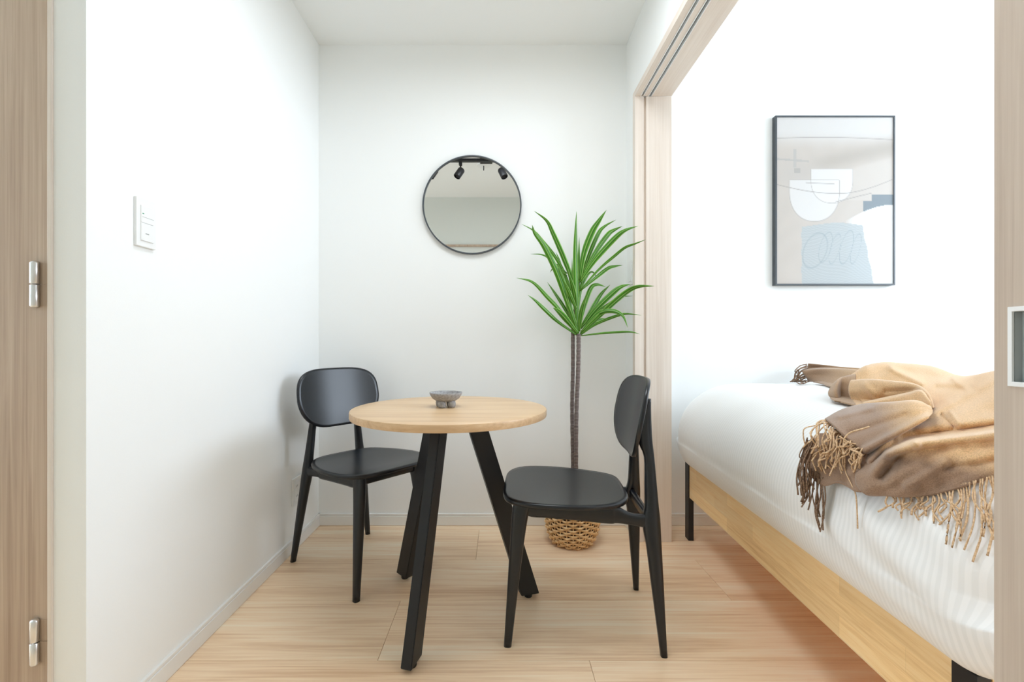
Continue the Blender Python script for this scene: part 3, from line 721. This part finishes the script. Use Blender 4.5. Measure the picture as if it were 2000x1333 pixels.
# leaves: traced mid-ribs in a 4.76x crop of the photograph (origin 990,400): points, width, tip depth offset
LV = [
 ([(660,1150),(560,900),(470,640),(350,390),(260,265),(235,190)], 46, -0.15), ([(645,1000),(600,700),(530,500),(430,270),(370,150),(255,60)], 40, -0.06),
 ([(600,800),(540,640),(450,480),(330,330),(250,240),(135,180)], 32, 0.05), ([(655,1150),(645,800),(640,400),(646,65)], 46, -0.04),
 ([(660,900),(668,600),(672,300)], 26, 0.05), ([(675,700),(715,450),(790,250),(860,140),(925,50)], 54, -0.03),
 ([(680,720),(760,480),(850,270),(910,200),(1015,140)], 34, 0.08), ([(690,690),(820,450),(940,280),(1000,235),(1075,200)], 40, 0.06),
 ([(675,720),(820,510),(1000,310),(1100,235),(1220,198)], 48, -0.10), ([(680,800),(850,610),(1000,480),(1100,400),(1190,365),(1290,325)], 25, -0.13),
 ([(680,800),(830,675),(940,590),(1010,570),(1075,562)], 32, 0.03), ([(600,820),(520,640),(490,520),(455,440)], 22, 0.09),
 ([(560,660),(420,520),(330,465),(220,458)], 18, 0.07), ([(690,790),(735,690),(765,640),(800,628),(845,690)], 18, 0.08),
 ([(660,1210),(500,990),(380,860),(240,720),(90,682)], 34, -0.08), ([(640,1150),(540,970),(450,830),(375,720)], 28, 0.08),
 ([(650,1210),(480,1090),(350,970),(270,895),(195,840)], 32, -0.12), ([(660,1200),(560,1075),(490,1000),(430,960)], 46, -0.15),
 ([(675,1150),(715,960),(780,780),(840,742),(920,765)], 36, 0.03), ([(700,1120),(800,960),(880,830),(960,745)], 36, 0.09),
 ([(685,1150),(830,970),(980,825),(1060,765),(1150,738)], 46, 0.0), ([(690,1200),(850,1050),(1000,910),(1130,805),(1230,762),(1370,757)], 48, -0.14),
 ([(720,1120),(840,1000),(940,930),(1050,860),(1170,850)], 22, 0.04), ([(690,1210),(800,1130),(900,1080),(1040,1030),(1120,1016),(1250,1030)], 26, -0.06),
 ([(690,1190),(800,1060),(890,995),(1000,990),(1080,1035),(1125,1145)], 40, -0.10), ([(690,1220),(850,1200),(1050,1185),(1160,1185),(1235,1205)], 18, -0.06),
 ([(685,1205),(790,1110),(880,1075),(945,1062)], 42, 0.05), ([(665,1200),(640,1000),(612,750),(605,500)], 26, 0.04),
 ([(665,1200),(590,960),(530,720),(470,560)], 40, -0.06), ([(668,1200),(610,1050),(550,880),(515,700)], 36, 0.03),
 ([(645,980),(620,800),(560,600)], 34, -0.08), ([(672,1180),(690,1000),(740,830)], 34, -0.06), ([(662,1000),(690,780),(760,560),(830,430)], 30, 0.02),
 ([(655,1000),(580,820),(520,690)], 30, -0.10), ([(560,640),(470,560),(430,590),(400,632)], 18, 0.09),
]
m, nt, b = new_mat('dracaena_leaf', srgb(60, 120, 30), 0.33, spec=0.5)
uv = N(nt, 'ShaderNodeUVMap'); sx = N(nt, 'ShaderNodeSeparateXYZ'); nt.links.new(uv.outputs[0], sx.inputs[0])
r = ramp(nt, [(0.0, srgb(190, 225, 130)), (0.14, srgb(84, 156, 30)), (0.40, srgb(38, 104, 12)), (0.52, srgb(170, 215, 110)), (0.62, srgb(60, 134, 20)), (0.86, srgb(80, 150, 28)), (1.0, srgb(180, 220, 120))])
nt.links.new(sx.outputs[0], r.inputs[0])
nz = N(nt, 'ShaderNodeTexNoise', Scale=7.0); tc = N(nt, 'ShaderNodeTexCoord'); nt.links.new(tc.outputs['Object'], nz.inputs['Vector'])
mxn = N(nt, 'ShaderNodeMix', data_type='RGBA', blend_type='MULTIPLY'); mxn.inputs[0].default_value = 0.35
r2 = ramp(nt, [(0.35, (0.55, 0.62, 0.5, 1)), (0.6, (1, 1, 1, 1))]); nt.links.new(nz.outputs[0], r2.inputs[0])
nt.links.new(r.outputs[0], mxn.inputs[6]); nt.links.new(r2.outputs[0], mxn.inputs[7]); nt.links.new(mxn.outputs[2], b.inputs['Base Color'])
out = nt.nodes['Material Output']; trn = N(nt, 'ShaderNodeBsdfTranslucent'); nt.links.new(mxn.outputs[2], trn.inputs[0])
ms = N(nt, 'ShaderNodeMixShader'); ms.inputs[0].default_value = 0.22
nt.links.new(b.outputs[0], ms.inputs[1]); nt.links.new(trn.outputs[0], ms.inputs[2]); nt.links.new(ms.outputs[0], out.inputs[0])
M['leaf'] = m
view = Vector((0, 1, 0))
for pts, wd, dyt in LV:
    n = len(pts); pw = []
    for k, (zx, zy) in enumerate(pts):
        t = k / (n - 1); dd = 2.065 - 0.004 + dyt * t ** 1.2
        pw.append(tuple(P(990 + zx / 4.76, 400 + zy / 4.76, dd) - PC))
    q = catmull(np.array(pw), np.linspace(0, n - 1, 22)); bm = bmesh.new(); uvl = bm.loops.layers.uv.new('UVMap'); rows = []
    w0 = wd / 4.76 * 2.05 / F / 2 * 1.15
    roll = random.uniform(-0.5, 0.5)
    for k, p in enumerate(q):
        t = k / 21.0
        tv = Vector(q[min(k + 1, 21)] - q[max(k - 1, 0)]).normalized()
        side = tv.cross(view).normalized(); up = side.cross(tv).normalized()
        sd_ = (side * math.cos(roll) + up * math.sin(roll))
        nn = sd_.cross(tv).normalized()
        wv_ = w0 * (min(1, 0.45 + 1.6 * t) * (1 - max(0, (t - 0.45) / 0.55) ** 1.6) + 0.03)
        rows.append([bm.verts.new(Vector(p) + sd_ * (wv_ * s) + nn * (wv_ * 0.35 * abs(s))) for s in (-1, -0.5, 0, 0.5, 1)])
    for k in range(21):
        for j in range(4):
            f = bm.faces.new((rows[k][j], rows[k][j + 1], rows[k + 1][j + 1], rows[k + 1][j]))
            for lp, (jj, kk) in zip(f.loops, ((j, k), (j + 1, k), (j + 1, k + 1), (j, k + 1))): lp[uvl].uv = (jj / 4, kk / 21)
    lo = obj('leaf', bm, M['leaf'], pt, smooth=True)
    sdm = lo.modifiers.new('thickness', 'SOLIDIFY'); sdm.thickness = 0.0006

# ------------------------------------------------------------------ bed
BO = Vector((0.868, 2.071, 0)); BD = Vector((-0.0523, -0.9986, 0)); BN = Vector((0.9986, -0.0523, 0))
BM = Matrix(((BN.x, -BD.x, 0, BO.x), (BN.y, -BD.y, 0, BO.y), (0, 0, 1, 0), (0, 0, 0, 1)))     # local x = into bed, local y = -s (towards the back wall)
S1 = 1.273
bed = empty('bed', (0, 0, 0), label='low rubberwood bed frame with flat black steel legs', cat='bed')
bed.matrix_world = BM
def bedbox(*b, bev=0.001): return boxes(b, bev=bev)
BLEN = 2.02
obj('foot_rail', bedbox(0.004, 0.026, -S1, 0.0, 0.198, 0.350), M['honey'], bed, label='honey rubberwood foot board')
M['honey_x'] = wood('rubberwood_side', srgb(222, 178, 122), srgb(248, 214, 160), srgb(254, 230, 186), 0, broad=13, fine=120, rough=0.42)
obj('side_rail', bedbox(0.03, BLEN - 0.03, 0.018, 0.040, 0.198, 0.350), M['honey_x'], bed)
obj('side_rail', bedbox(0.03, BLEN - 0.03, -S1 - 0.040, -S1 - 0.018, 0.198, 0.350), M['honey_x'], bed)
obj('head_rail', bedbox(BLEN - 0.026, BLEN - 0.004, -S1, 0.0, 0.198, 0.350), M['honey'], bed)
for sgn, yy in ((1, 0.0), (-1, -S1 - 0.045)):
    for x0, x1, t0, t1_ in ((0.0, 0.0235, 0.0, 0.004), (BLEN - 0.0235, BLEN, BLEN - 0.004, BLEN)):
        bm = bmesh.new()
        box(bm, x0, x1, yy, yy + 0.045, 0.0, 0.197, bev=0.001)
        box(bm, x0, x1, yy, yy + 0.045, 0.197, 0.352, bev=0.001)
        obj('leg', bm, M['steel_black'], bed, label='flat black steel leg')
bm = bmesh.new()
obj('slat_deck', bedbox(0.03, BLEN - 0.03, -S1 - 0.015, 0.015, 0.325, 0.345), M['honey_x'], bed)

# mattress: rounded soft box.  local bed coords (n, y, z); y from MY0 (near) to MY1 (far)
MN0, MN1, MY0, MY1, MZ0, MZM, MZ1 = -0.058, 1.985, -S1 - 0.150, 0.085, 0.3535, 0.50, 0.727
RXT, RZT, RXB, RZB, RE = 0.25, 0.227, 0.062, 0.1465, 0.13
def bed_field(n, y, z, lift=0.0):
    """>1 outside, <1 inside the rounded mattress inflated by lift (numpy)"""
    rx = np.where(z > MZM, RXT, RXB); rz = np.where(z > MZM, RZT, RZB)
    a = np.maximum(np.maximum((MN0 + rx) - n, n - (MN1 - rx)), 0) / (rx + lift)
    b = np.maximum(np.maximum((MY0 + RE) - y, y - (MY1 - RE)), 0) / (RE + lift)
    c = np.abs(z - MZM) / (rz + lift)
    return np.sqrt(a * a + b * b + c * c)
BMI = np.array(BM.inverted())
def to_bed(p):
    q = np.concatenate([p, np.ones(p.shape[:-1] + (1,))], -1) @ BMI.T
    return q[..., 0], q[..., 1], q[..., 2]
def on_bed_depth(px, py, lift):
    """depth along each pixel ray where it first meets the inflated mattress (inf if it misses)"""
    px, py = np.asarray(px, float), np.asarray(py, float)
    ys = np.linspace(0.55, 2.25, 680)
    d = np.stack([(px - VX) / F, np.ones_like(px), -(py - VY) / F], -1)
    p = d[..., None, :] * ys[:, None]; p = p + np.array([0, 0, H])
    inside = bed_field(*to_bed(p), lift=lift) < 1
    k = np.argmax(inside, -1); hit = inside.any(-1)
    return np.where(hit, ys[k], np.inf)

m, nt, b = new_mat('satin_stripe_sheet', (0.84, 0.845, 0.84, 1), 0.55, spec=0.35)
tc = N(nt, 'ShaderNodeTexCoord'); wv = N(nt, 'ShaderNodeTexWave', Scale=24.0, Distortion=0.0); wv.bands_direction = 'Y'; wv.inputs['Detail Scale'].default_value = 0.5
nt.links.new(tc.outputs['Object'], wv.inputs['Vector'])
r = ramp(nt, [(0.40, (0.825, 0.83, 0.825, 1)), (0.60, (0.88, 0.882, 0.878, 1))]); nt.links.new(wv.outputs[0], r.inputs[0]); nt.links.new(r.outputs[0], b.inputs['Base Color'])
bp = N(nt, 'ShaderNodeBump', Strength=0.18, Distance=0.0008); nt.links.new(wv.outputs[0], bp.inputs['Height']); nt.links.new(bp.outputs[0], b.inputs['Normal'])
M['sheet'] = m
bm = bmesh.new()
bmesh.ops.create_cube(bm, size=2.0)
bmesh.ops.subdivide_edges(bm, edges=bm.edges[:], cuts=79, use_grid_fill=True)
for v in bm.verts:
    q = v.co
    f = lambda t: t * (1 + 0.0)
    n_ = (MN0 + MN1) / 2 + q.x * (MN1 - MN0) / 2; y_ = (MY0 + MY1) / 2 + q.y * (MY1 - MY0) / 2
    z_ = MZM + (q.z * (MZ1 - MZM) if q.z > 0 else q.z * (MZM - MZ0))
    # concentrate samples near the foot edge
    n_ = MN0 + (MN1 - MN0) * (((q.x + 1) / 2) ** 1.5)
    rx = RXT if z_ >= MZM else RXT + (RXB - RXT) * min(1, (MZM - z_) / 0.05)
    rz = RZT if z_ >= MZM else RZB
    cn = min(max(n_, MN0 + rx), MN1 - rx); cy = min(max(y_, MY0 + RE), MY1 - RE)
    a, b2, c = (n_ - cn) / rx, (y_ - cy) / RE, (z_ - MZM) / rz
    L = math.sqrt(a * a + b2 * b2 + c * c)
    mx_ = max(abs(a), abs(b2), abs(c))
    if L > 1e-6:
        k = mx_ / L if mx_ < 0.999 else 1.0 / L
        a, b2, c = a * k, b2 * k, c * k
    # soft wrinkles
    wr = 0.0022 * math.sin(7 * n_ + 4 * y_ + 2 * math.sin(5 * y_)) + 0.0016 * math.sin(23 * y_ + 6 * z_ + 3 * math.sin(4 * n_))
    if a < -0.3 and y_ < -0.75:
        g = math.exp(-((y_ + 1.18) / 0.22) ** 2)
        wr += 0.0045 * g * math.sin(52 * (z_ - 0.55 * (y_ + 1.0)))
    wr *= min(1.0, max(0.0, (MZM + c * rz - MZ0 - 0.03) / 0.08))
    s_ = 1 + wr / max(rx, 0.1)
    v.co = Vector((cn + a * rx * s_, cy + b2 * RE * s_, MZM + c * rz * (1 + wr / rz)))
mat_o = obj('mattress', bm, M['sheet'], None, smooth=True, label='thick mattress under a white satin-stripe sheet on the bed frame', cat='mattress')
mat_o.matrix_world = BM

# ------------------------------------------------------------------ throw blanket
thr = empty('throw_blanket', (1.0, 1.2, 0.73), label='beige and brown fringed throw crumpled over the end of the bed', cat='blanket')
m, nt, b = new_mat('brushed_wool', srgb(205, 170, 130), 0.9, spec=0.15)
b.inputs['Sheen Weight'].default_value = 0.35; b.inputs['Sheen Roughness'].default_value = 0.5
at = N(nt, 'ShaderNodeVertexColor'); at.layer_name = 'dye'
geo = N(nt, 'ShaderNodeNewGeometry'); nz = N(nt, 'ShaderNodeTexNoise', Scale=420.0, Detail=2.0); nt.links.new(geo.outputs['Position'], nz.inputs['Vector'])
r = ramp(nt, [(0.3, (0.72, 0.70, 0.68, 1)), (0.65, (1.08, 1.08, 1.08, 1))]); nt.links.new(nz.outputs[0], r.inputs[0])
mxn = N(nt, 'ShaderNodeMix', data_type='RGBA', blend_type='MULTIPLY'); mxn.inputs[0].default_value = 0.8
nt.links.new(at.outputs[0], mxn.inputs[6]); nt.links.new(r.outputs[0], mxn.inputs[7]); nt.links.new(mxn.outputs[2], b.inputs['Base Color'])
bp = N(nt, 'ShaderNodeBump', Strength=0.5, Distance=0.0012); nt.links.new(nz.outputs[0], bp.inputs['Height']); nt.links.new(bp.outputs[0], b.inputs['Normal'])
M['wool'] = m
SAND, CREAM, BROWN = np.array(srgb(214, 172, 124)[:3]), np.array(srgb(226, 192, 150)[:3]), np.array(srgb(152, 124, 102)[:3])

def cloth(name, net, dye, lift=0.010, sub=14, label=None, wr=0.0025, seed=0, folds=()):
    """net: rows of (px,py,depth) control points; dye(px,py)->0..1 brown amount"""
    A = np.array(net, float); nr, nc, _ = A.shape
    tv = np.linspace(0, nc - 1, (nc - 1) * sub + 1)
    B = np.stack([catmull(A[i], tv) for i in range(nr)])
    tu = np.linspace(0, nr - 1, (nr - 1) * sub + 1)
    C = np.stack([catmull(B[:, j], tu) for j in range(B.shape[1])], 1)
    px, py, dd = C[..., 0], C[..., 1], C[..., 2]
    dd = dd + wr * np.sin(px * 0.11 + py * 0.05 + seed) * np.sin(py * 0.13 - px * 0.03 + 2 * seed) 
    for x0, y0, x1, y1, wd, amp in folds:           # soft ridge (amp > 0) or crease (amp < 0) along a line
        ex, ey = x1 - x0, y1 - y0; L2 = ex * ex + ey * ey
        t = np.clip(((px - x0) * ex + (py - y0) * ey) / L2, 0, 1)
        d2 = (px - x0 - t * ex) ** 2 + (py - y0 - t * ey) ** 2
        dd = dd - amp * np.exp(-d2 / wd ** 2)
    lim = on_bed_depth(px, py, lift)
    dd = np.minimum(dd, lim)
    W = np.stack([(px - VX) * dd / F, dd, H - (py - VY) * dd / F], -1)
    h_, w_ = px.shape
    idx = np.arange(h_ * w_).reshape(h_, w_)
    faces = np.stack([idx[:-1, :-1], idx[1:, :-1], idx[1:, 1:], idx[:-1, 1:]], -1).reshape(-1, 4)
    me = bpy.data.meshes.new(name); me.from_pydata((W.reshape(-1, 3) - np.array(thr.location)).tolist(), [], faces.tolist())
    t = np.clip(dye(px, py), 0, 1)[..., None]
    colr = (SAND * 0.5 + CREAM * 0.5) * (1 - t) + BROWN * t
    ca = me.color_attributes.new('dye', 'FLOAT_COLOR', 'POINT')
    ca.data.foreach_set('color', np.concatenate([colr, np.ones(colr.shape[:-1] + (1,))], -1).ravel())
    me.polygons.foreach_set('use_smooth', [True] * len(me.polygons)); me.materials.append(M['wool'])
    o = bpy.data.objects.new(name, me); COL.objects.link(o); o.parent = thr
    sm = o.modifiers.new('thickness', 'SOLIDIFY'); sm.thickness = 0.004; sm.offset = 0
    if label: o['label'] = label
    return o
ss = lambda e0, e1, x: np.clip((x - e0) / (e1 - e0), 0, 1)
body = [
 [(1672,738,1.68),(1700,730,1.75),(1730,724,1.75),(1770,724,1.72),(1820,730,1.65),(1870,744,1.50),(1900,744,1.42),(1945,740,1.30),(2010,734,1.20)],
 [(1663,733,1.52),(1690,716,1.52),(1725,709,1.52),(1765,711,1.50),(1820,717,1.45),(1868,734,1.38),(1900,735,1.30),(1945,726,1.18),(2010,722,1.08)],
 [(1661,746,1.46),(1700,740,1.42),(1740,728,1.42),(1785,733,1.38),(1830,740,1.32),(1865,748,1.25),(1895,756,1.16),(1945,752,1.05),(2010,745,0.98)],
 [(1668,765,1.42),(1720,770,1.34),(1770,765,1.28),(1812,766,1.22),(1840,768,1.17),(1870,773,1.12),(1900,783,1.03),(1945,783,0.95),(2010,780,0.88)],
 [(1690,800,1.26),(1740,805,1.14),(1790,805,1.09),(1825,800,1.06),(1850,798,1.03),(1875,801,0.99),(1905,803,0.95),(1945,805,0.91),(2010,805,0.84)],
 [(1690,868,1.00),(1715,860,0.99),(1750,845,0.98),(1790,838,0.97),(1830,830,0.95),(1870,826,0.92),(1905,824,0.90),(1945,822,0.87),(2010,825,0.80)],
 [(1675,915,0.955),(1700,905,0.935),(1735,880,0.935),(1780,860,0.925),(1830,852,0.91),(1870,848,0.89),(1905,845,0.87),(1945,840,0.84),(2010,838,0.77)],
 [(1672,938,0.935),(1697,932,0.900),(1732,890,0.885),(1785,868,0.878),(1835,861,0.86),(1870,857,0.84),(1905,853,0.82),(1945,848,0.79),(2010,848,0.73)],
 [(1678,955,0.920),(1705,948,0.885),(1745,925,0.860),(1790,905,0.845),(1835,897,0.825),(1870,893,0.805),(1905,889,0.785),(1945,885,0.76),(2010,885,0.71)],
 [(1690,965,0.905),(1720,962,0.875),(1765,955,0.845),(1802,945,0.828),(1840,935,0.812),(1870,928,0.795),(1905,920,0.777),(1945,912,0.752),(2010,910,0.70)],
 [(1700,968,0.900),(1728,969,0.872),(1766,972,0.842),(1803,970,0.825),(1840,963,0.808),(1870,955,0.792),(1905,945,0.774),(1945,934,0.750),(2010,930,0.70)],
]
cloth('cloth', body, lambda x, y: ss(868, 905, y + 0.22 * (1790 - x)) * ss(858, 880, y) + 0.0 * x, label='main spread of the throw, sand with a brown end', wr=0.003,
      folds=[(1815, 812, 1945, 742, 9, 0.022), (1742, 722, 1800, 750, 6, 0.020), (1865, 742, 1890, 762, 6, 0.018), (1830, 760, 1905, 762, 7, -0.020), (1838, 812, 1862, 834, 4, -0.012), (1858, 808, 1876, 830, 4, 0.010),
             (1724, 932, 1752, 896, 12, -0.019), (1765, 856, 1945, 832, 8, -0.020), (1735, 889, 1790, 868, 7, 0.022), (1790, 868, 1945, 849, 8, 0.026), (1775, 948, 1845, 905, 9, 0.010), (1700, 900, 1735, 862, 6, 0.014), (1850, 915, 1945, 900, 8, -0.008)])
flap = [
 [(1618,821,1.17),(1650,806,1.25),(1690,797,1.26),(1740,794,1.20),(1785,791,1.12),(1812,790,1.08)],
 [(1612,820,1.105),(1645,802,1.14),(1685,791,1.14),(1740,787,1.07),(1790,784,1.02),(1818,797,0.995)],
 [(1628,833,1.045),(1662,820,1.05),(1700,810,1.05),(1750,803,1.01),(1795,799,0.98),(1821,805,0.975)],
 [(1650,853,1.00),(1680,844,1.00),(1715,834,0.99),(1755,824,0.975),(1795,813,0.965),(1818,811,0.965)],
 [(1690,886,0.958),(1708,876,0.955),(1735,860,0.955),(1768,842,0.955),(1798,825,0.955),(1813,816,0.955)],
 [(1688,880,0.99),(1710,870,0.99),(1737,854,0.995),(1769,838,0.99),(1797,822,0.985),(1808,816,0.98)],
]
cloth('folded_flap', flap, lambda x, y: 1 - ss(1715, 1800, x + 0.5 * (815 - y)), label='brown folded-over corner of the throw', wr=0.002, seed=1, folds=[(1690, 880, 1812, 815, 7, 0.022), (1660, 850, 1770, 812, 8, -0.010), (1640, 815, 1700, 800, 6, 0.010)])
pocket = [
 [(1668,744,1.50),(1700,750,1.46),(1745,754,1.39),(1785,758,1.31),(1808,771,1.22),(1822,795,1.10)],
 [(1661,745,1.42),(1700,742,1.34),(1748,746,1.25),(1788,752,1.18),(1813,769,1.10),(1823,797,1.03)],
 [(1658,762,1.39),(1700,760,1.30),(1745,763,1.23),(1782,766,1.17),(1806,777,1.09),(1820,799,1.03)],
 [(1662,778,1.38),(1700,777,1.31),(1745,777,1.25),(1780,776,1.20),(1801,784,1.12),(1815,799,1.05)],
 [(1672,793,1.35),(1705,791,1.33),(1745,788,1.30),(1775,785,1.26),(1795,788,1.18),(1810,799,1.08)],
]
cloth('pocket_fold', pocket, lambda x, y: 0.12 + 0 * x, label='sand coloured standing fold', wr=0.002, seed=2, folds=[(1690, 752, 1720, 785, 6, 0.012), (1730, 765, 1790, 762, 6, -0.012)])
pocket2 = [
 [(1690,786,1.27),(1735,776,1.21),(1775,768,1.15),(1800,764,1.10),(1815,785,1.05)],
 [(1684,789,1.24),(1735,781,1.18),(1775,773,1.12),(1798,768,1.08),(1817,786,1.03)],
 [(1690,794,1.23),(1738,790,1.17),(1775,787,1.11),(1800,785,1.07),(1818,796,1.02)],
]
cloth('inner_fold', pocket2, lambda x, y: 0.05 + 0 * x, wr=0.001, seed=3)
bulge = [
 [(1650,750,1.62),(1655,747,1.62),(1660,744,1.60),(1672,740,1.58)],
 [(1633,746,1.50),(1640,740,1.49),(1648,737,1.495),(1672,732,1.48)],
 [(1619,765,1.465),(1633,760,1.43),(1642,758,1.465),(1652,760,1.44),(1668,760,1.43)][:1] + [(1633,760,1.43),(1643,758,1.468),(1668,760,1.42)],
 [(1622,778,1.45),(1635,776,1.41),(1643,775,1.455),(1668,780,1.40)],
 [(1630,784,1.43),(1638,785,1.415),(1645,787,1.43),(1672,793,1.385)],
]
cloth('rolled_end', bulge, lambda x, y: 0.75 + 0 * x, label='rolled brownish fold end', wr=0.0)
tail = [
 [(1585,718,2.20),(1615,722,2.15),(1650,728,2.00),(1700,737,1.80)],
 [(1579,711,2.17),(1612,714,2.10),(1645,718,1.98),(1700,722,1.75)],
 [(1576,721,2.185),(1608,719,2.11),(1645,721,1.97),(1700,726,1.74)],
 [(1567,725,2.14),(1600,722,2.07),(1645,723,1.92),(1700,728,1.70)],
 [(1572,734,2.13),(1605,735,2.05),(1640,742,1.90),(1700,750,1.65)],
 [(1580,745,2.13),(1605,750,2.00),(1628,757,1.88),(1700,770,1.60)],
]
cloth('far_tail', tail, lambda x, y: 0.9 - ss(1600, 1680, x) * 0.6, label='far end of the throw with short fringe', wr=0.002, seed=4)
under = [
 [(1600,848,1.12),(1630,848,1.09),(1665,858,1.05),(1690,876,1.00),(1715,866,0.99)],
 [(1580,870,1.095),(1615,878,1.06),(1655,888,1.02),(1690,893,0.975),(1725,880,0.955)],
 [(1573,893,1.085),(1605,908,1.05),(1645,913,1.00),(1680,910,0.955),(1712,900,0.93)],
 [(1579,918,1.075),(1600,933,1.045),(1640,938,0.995),(1678,938,0.945),(1705,925,0.925)],
 [(1592,940,1.06),(1612,950,1.03),(1640,944,0.985),(1675,962,0.935),(1705,955,0.905)],
]
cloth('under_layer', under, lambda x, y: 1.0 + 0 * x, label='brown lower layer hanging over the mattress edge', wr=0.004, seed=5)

# fringe strands
m, nt, b = new_mat('fringe_yarn', srgb(196, 160, 122), 0.9, spec=0.1)
oi = N(nt, 'ShaderNodeNewGeometry'); nz = N(nt, 'ShaderNodeTexNoise', Scale=300.0); nt.links.new(oi.outputs['Position'], nz.inputs['Vector'])
r = ramp(nt, [(0.3, srgb(186, 152, 116)), (0.7, srgb(232, 202, 166))]); nt.links.new(nz.outputs[0], r.inputs[0]); nt.links.new(r.outputs[0], b.inputs['Base Color'])
M['yarn'] = m
m, nt, b = new_mat('dark_fringe_yarn', srgb(128, 104, 86), 0.9, spec=0.1)
oi = N(nt, 'ShaderNodeNewGeometry'); nz = N(nt, 'ShaderNodeTexNoise', Scale=300.0); nt.links.new(oi.outputs['Position'], nz.inputs['Vector'])
r = ramp(nt, [(0.3, srgb(104, 82, 68)), (0.7, srgb(156, 130, 108))]); nt.links.new(nz.outputs[0], r.inputs[0]); nt.links.new(r.outputs[0], b.inputs['Base Color'])
M['yarn_dark'] = m
tl = Vector(thr.location)
def strands(name, paths, mat, label, r=0.0019, lift=0.006):
    bm = bmesh.new()
    for pth in paths:
        A = np.array(pth, float); C = catmull(A, np.linspace(0, len(A) - 1, (len(A) - 1) * 5 + 1))
        dd = np.minimum(C[:, 2], on_bed_depth(C[:, 0], C[:, 1], lift))
        pts = [P(x, yv, d_) - tl for x, yv, d_ in zip(C[:, 0], C[:, 1], dd)]
        rr = r * random.uniform(0.85, 1.2)
        tube(bm, pts, rr, 5, rr * 1.15)
    return obj(name, bm, mat, thr, smooth=True, kind='stuff', label=label)
R = random.uniform
ysurf = lambda x: 1.085 - 0.00104 * (x - 1572)
paths = []
for k in range(44):          # folded flap: loops tumbling left and down
    t = k / 43.0; x0, y0 = 1612 + 78 * t, 820 + 66 * t
    d0 = 1.10 - 0.145 * t
    ex = x0 + R(-58, -8) * (1 - 0.35 * t) + (10 if t > 0.5 else 0); ey = y0 + R(22, 72) * (1 - 0.45 * t)
    mx1, my1 = x0 + R(-22, -4), y0 + R(-6, 10)
    mx2, my2 = (x0 + ex) / 2 + R(-26, 12), (y0 + ey) / 2 + R(-8, 20)
    pts = [(x0 + 2, y0 - 1, d0 + 0.002), (mx1, my1, d0 - 0.012), (mx2, my2, ysurf(mx2) - R(0.018, 0.04)), (ex, ey, ysurf(ex) - R(0.015, 0.035))]
    if R(0, 1) < 0.55: pts.append((ex + R(-14, 26), ey + R(8, 30), ysurf(ex) - R(0.015, 0.035)))
    paths.append(pts)
paths.append([(1672, 868, 0.965), (1648, 862, 0.98), (1660, 846, 0.975), (1685, 838, 0.97), (1697, 834, 0.972)])
paths.append([(1650, 893, 0.985), (1651, 920, 0.98), (1662, 945, 0.955), (1671, 965, 0.94), (1674, 1000, 0.93), (1675, 1033, 0.93)])
strands('fringe', paths, M['yarn'], 'tangled tan fringe of the folded flap', r=0.0015, lift=0.012)
paths = []
for k in range(16):          # dark strands hanging below the under layer
    x0 = 1574 + 2.4 * k; y0 = 915 + 1.9 * k + R(-4, 6); L = R(70, 100) if k > 7 else R(30, 75)
    conv = 1600 + (k - 11) * 1.8
    paths.append([(x0, y0 - 6, ysurf(x0) - 0.012), (x0 + R(-7, 5), y0 + L * 0.33, ysurf(x0) - 0.014), ((x0 + conv) / 2 + R(-8, 5) if k > 7 else x0 - R(2, 14), y0 + L * 0.66, ysurf(x0) - 0.016), (conv + R(-4, 4) if k > 7 else x0 - R(4, 20), y0 + L, ysurf(x0) - 0.016)])
for k in range(14):          # left outer strands
    x0 = 1578 + R(-4, 16); y0 = 858 + R(-4, 20)
    paths.append([(x0, y0, ysurf(x0) - 0.016), (x0 - R(6, 18), y0 + R(18, 34), ysurf(x0) - 0.02), (x0 - R(4, 22), y0 + R(46, 74), ysurf(x0) - 0.02), (x0 - R(2, 24), y0 + R(84, 112), ysurf(x0) - 0.02)])
strands('fringe', paths, M['yarn_dark'], 'dark brown fringe hanging over the mattress edge', r=0.0015, lift=0.009)
paths = []
dbody = lambda x: 0.872 - (x - 1728) * 0.00058
for k in range(34):          # front edge of the throw
    x0 = 1735 + 6.4 * k + R(-2, 2); y0 = 972 - max(0, x0 - 1800) * 0.27
    far = ss(1800, 1900, np.array(x0)).item()
    L = R(18, 46) * (1 - far) + R(70, 165) * far
    xe = x0 + R(-22, 16)
    pts = [(x0, y0 - 5, dbody(x0)), (x0 + R(-8, 8), y0 + L * 0.3, dbody(x0) - 0.004), ((x0 + xe) / 2 + R(-14, 14), y0 + L * 0.65, dbody(x0) - 0.01), (xe, y0 + L, dbody(x0) - 0.014)]
    paths.append(pts)
    if R(0, 1) < 0.35 and far > 0.2: paths.append([pts[1], (x0 + R(8, 22), y0 + L * 0.5, dbody(x0) - 0.012), (x0 + R(14, 34), y0 + L * 0.62, dbody(x0) - 0.014)])
strands('fringe', paths, M['yarn'], 'tan fringe along the front edge of the throw', r=0.0014, lift=0.008)
paths = []
for k in range(22):
    t = k / 21.0; x0, y0, d0 = 1570 + 10 * t * (1 if k % 2 else -0.3), 712 + 32 * t, 2.16 - 0.03 * t
    paths.append([(x0 + 6, y0, d0), (x0 - R(4, 10), y0 + R(2, 9), d0 - 0.01), (x0 - R(8, 18), min(744, y0 + R(10, 22)), d0 - 0.012), (x0 - R(10, 26), min(746, y0 + R(16, 32)), d0 - 0.012)])
strands('fringe', paths, M['yarn_dark'], 'short fringe at the far end of the throw', r=0.0022, lift=0.009)
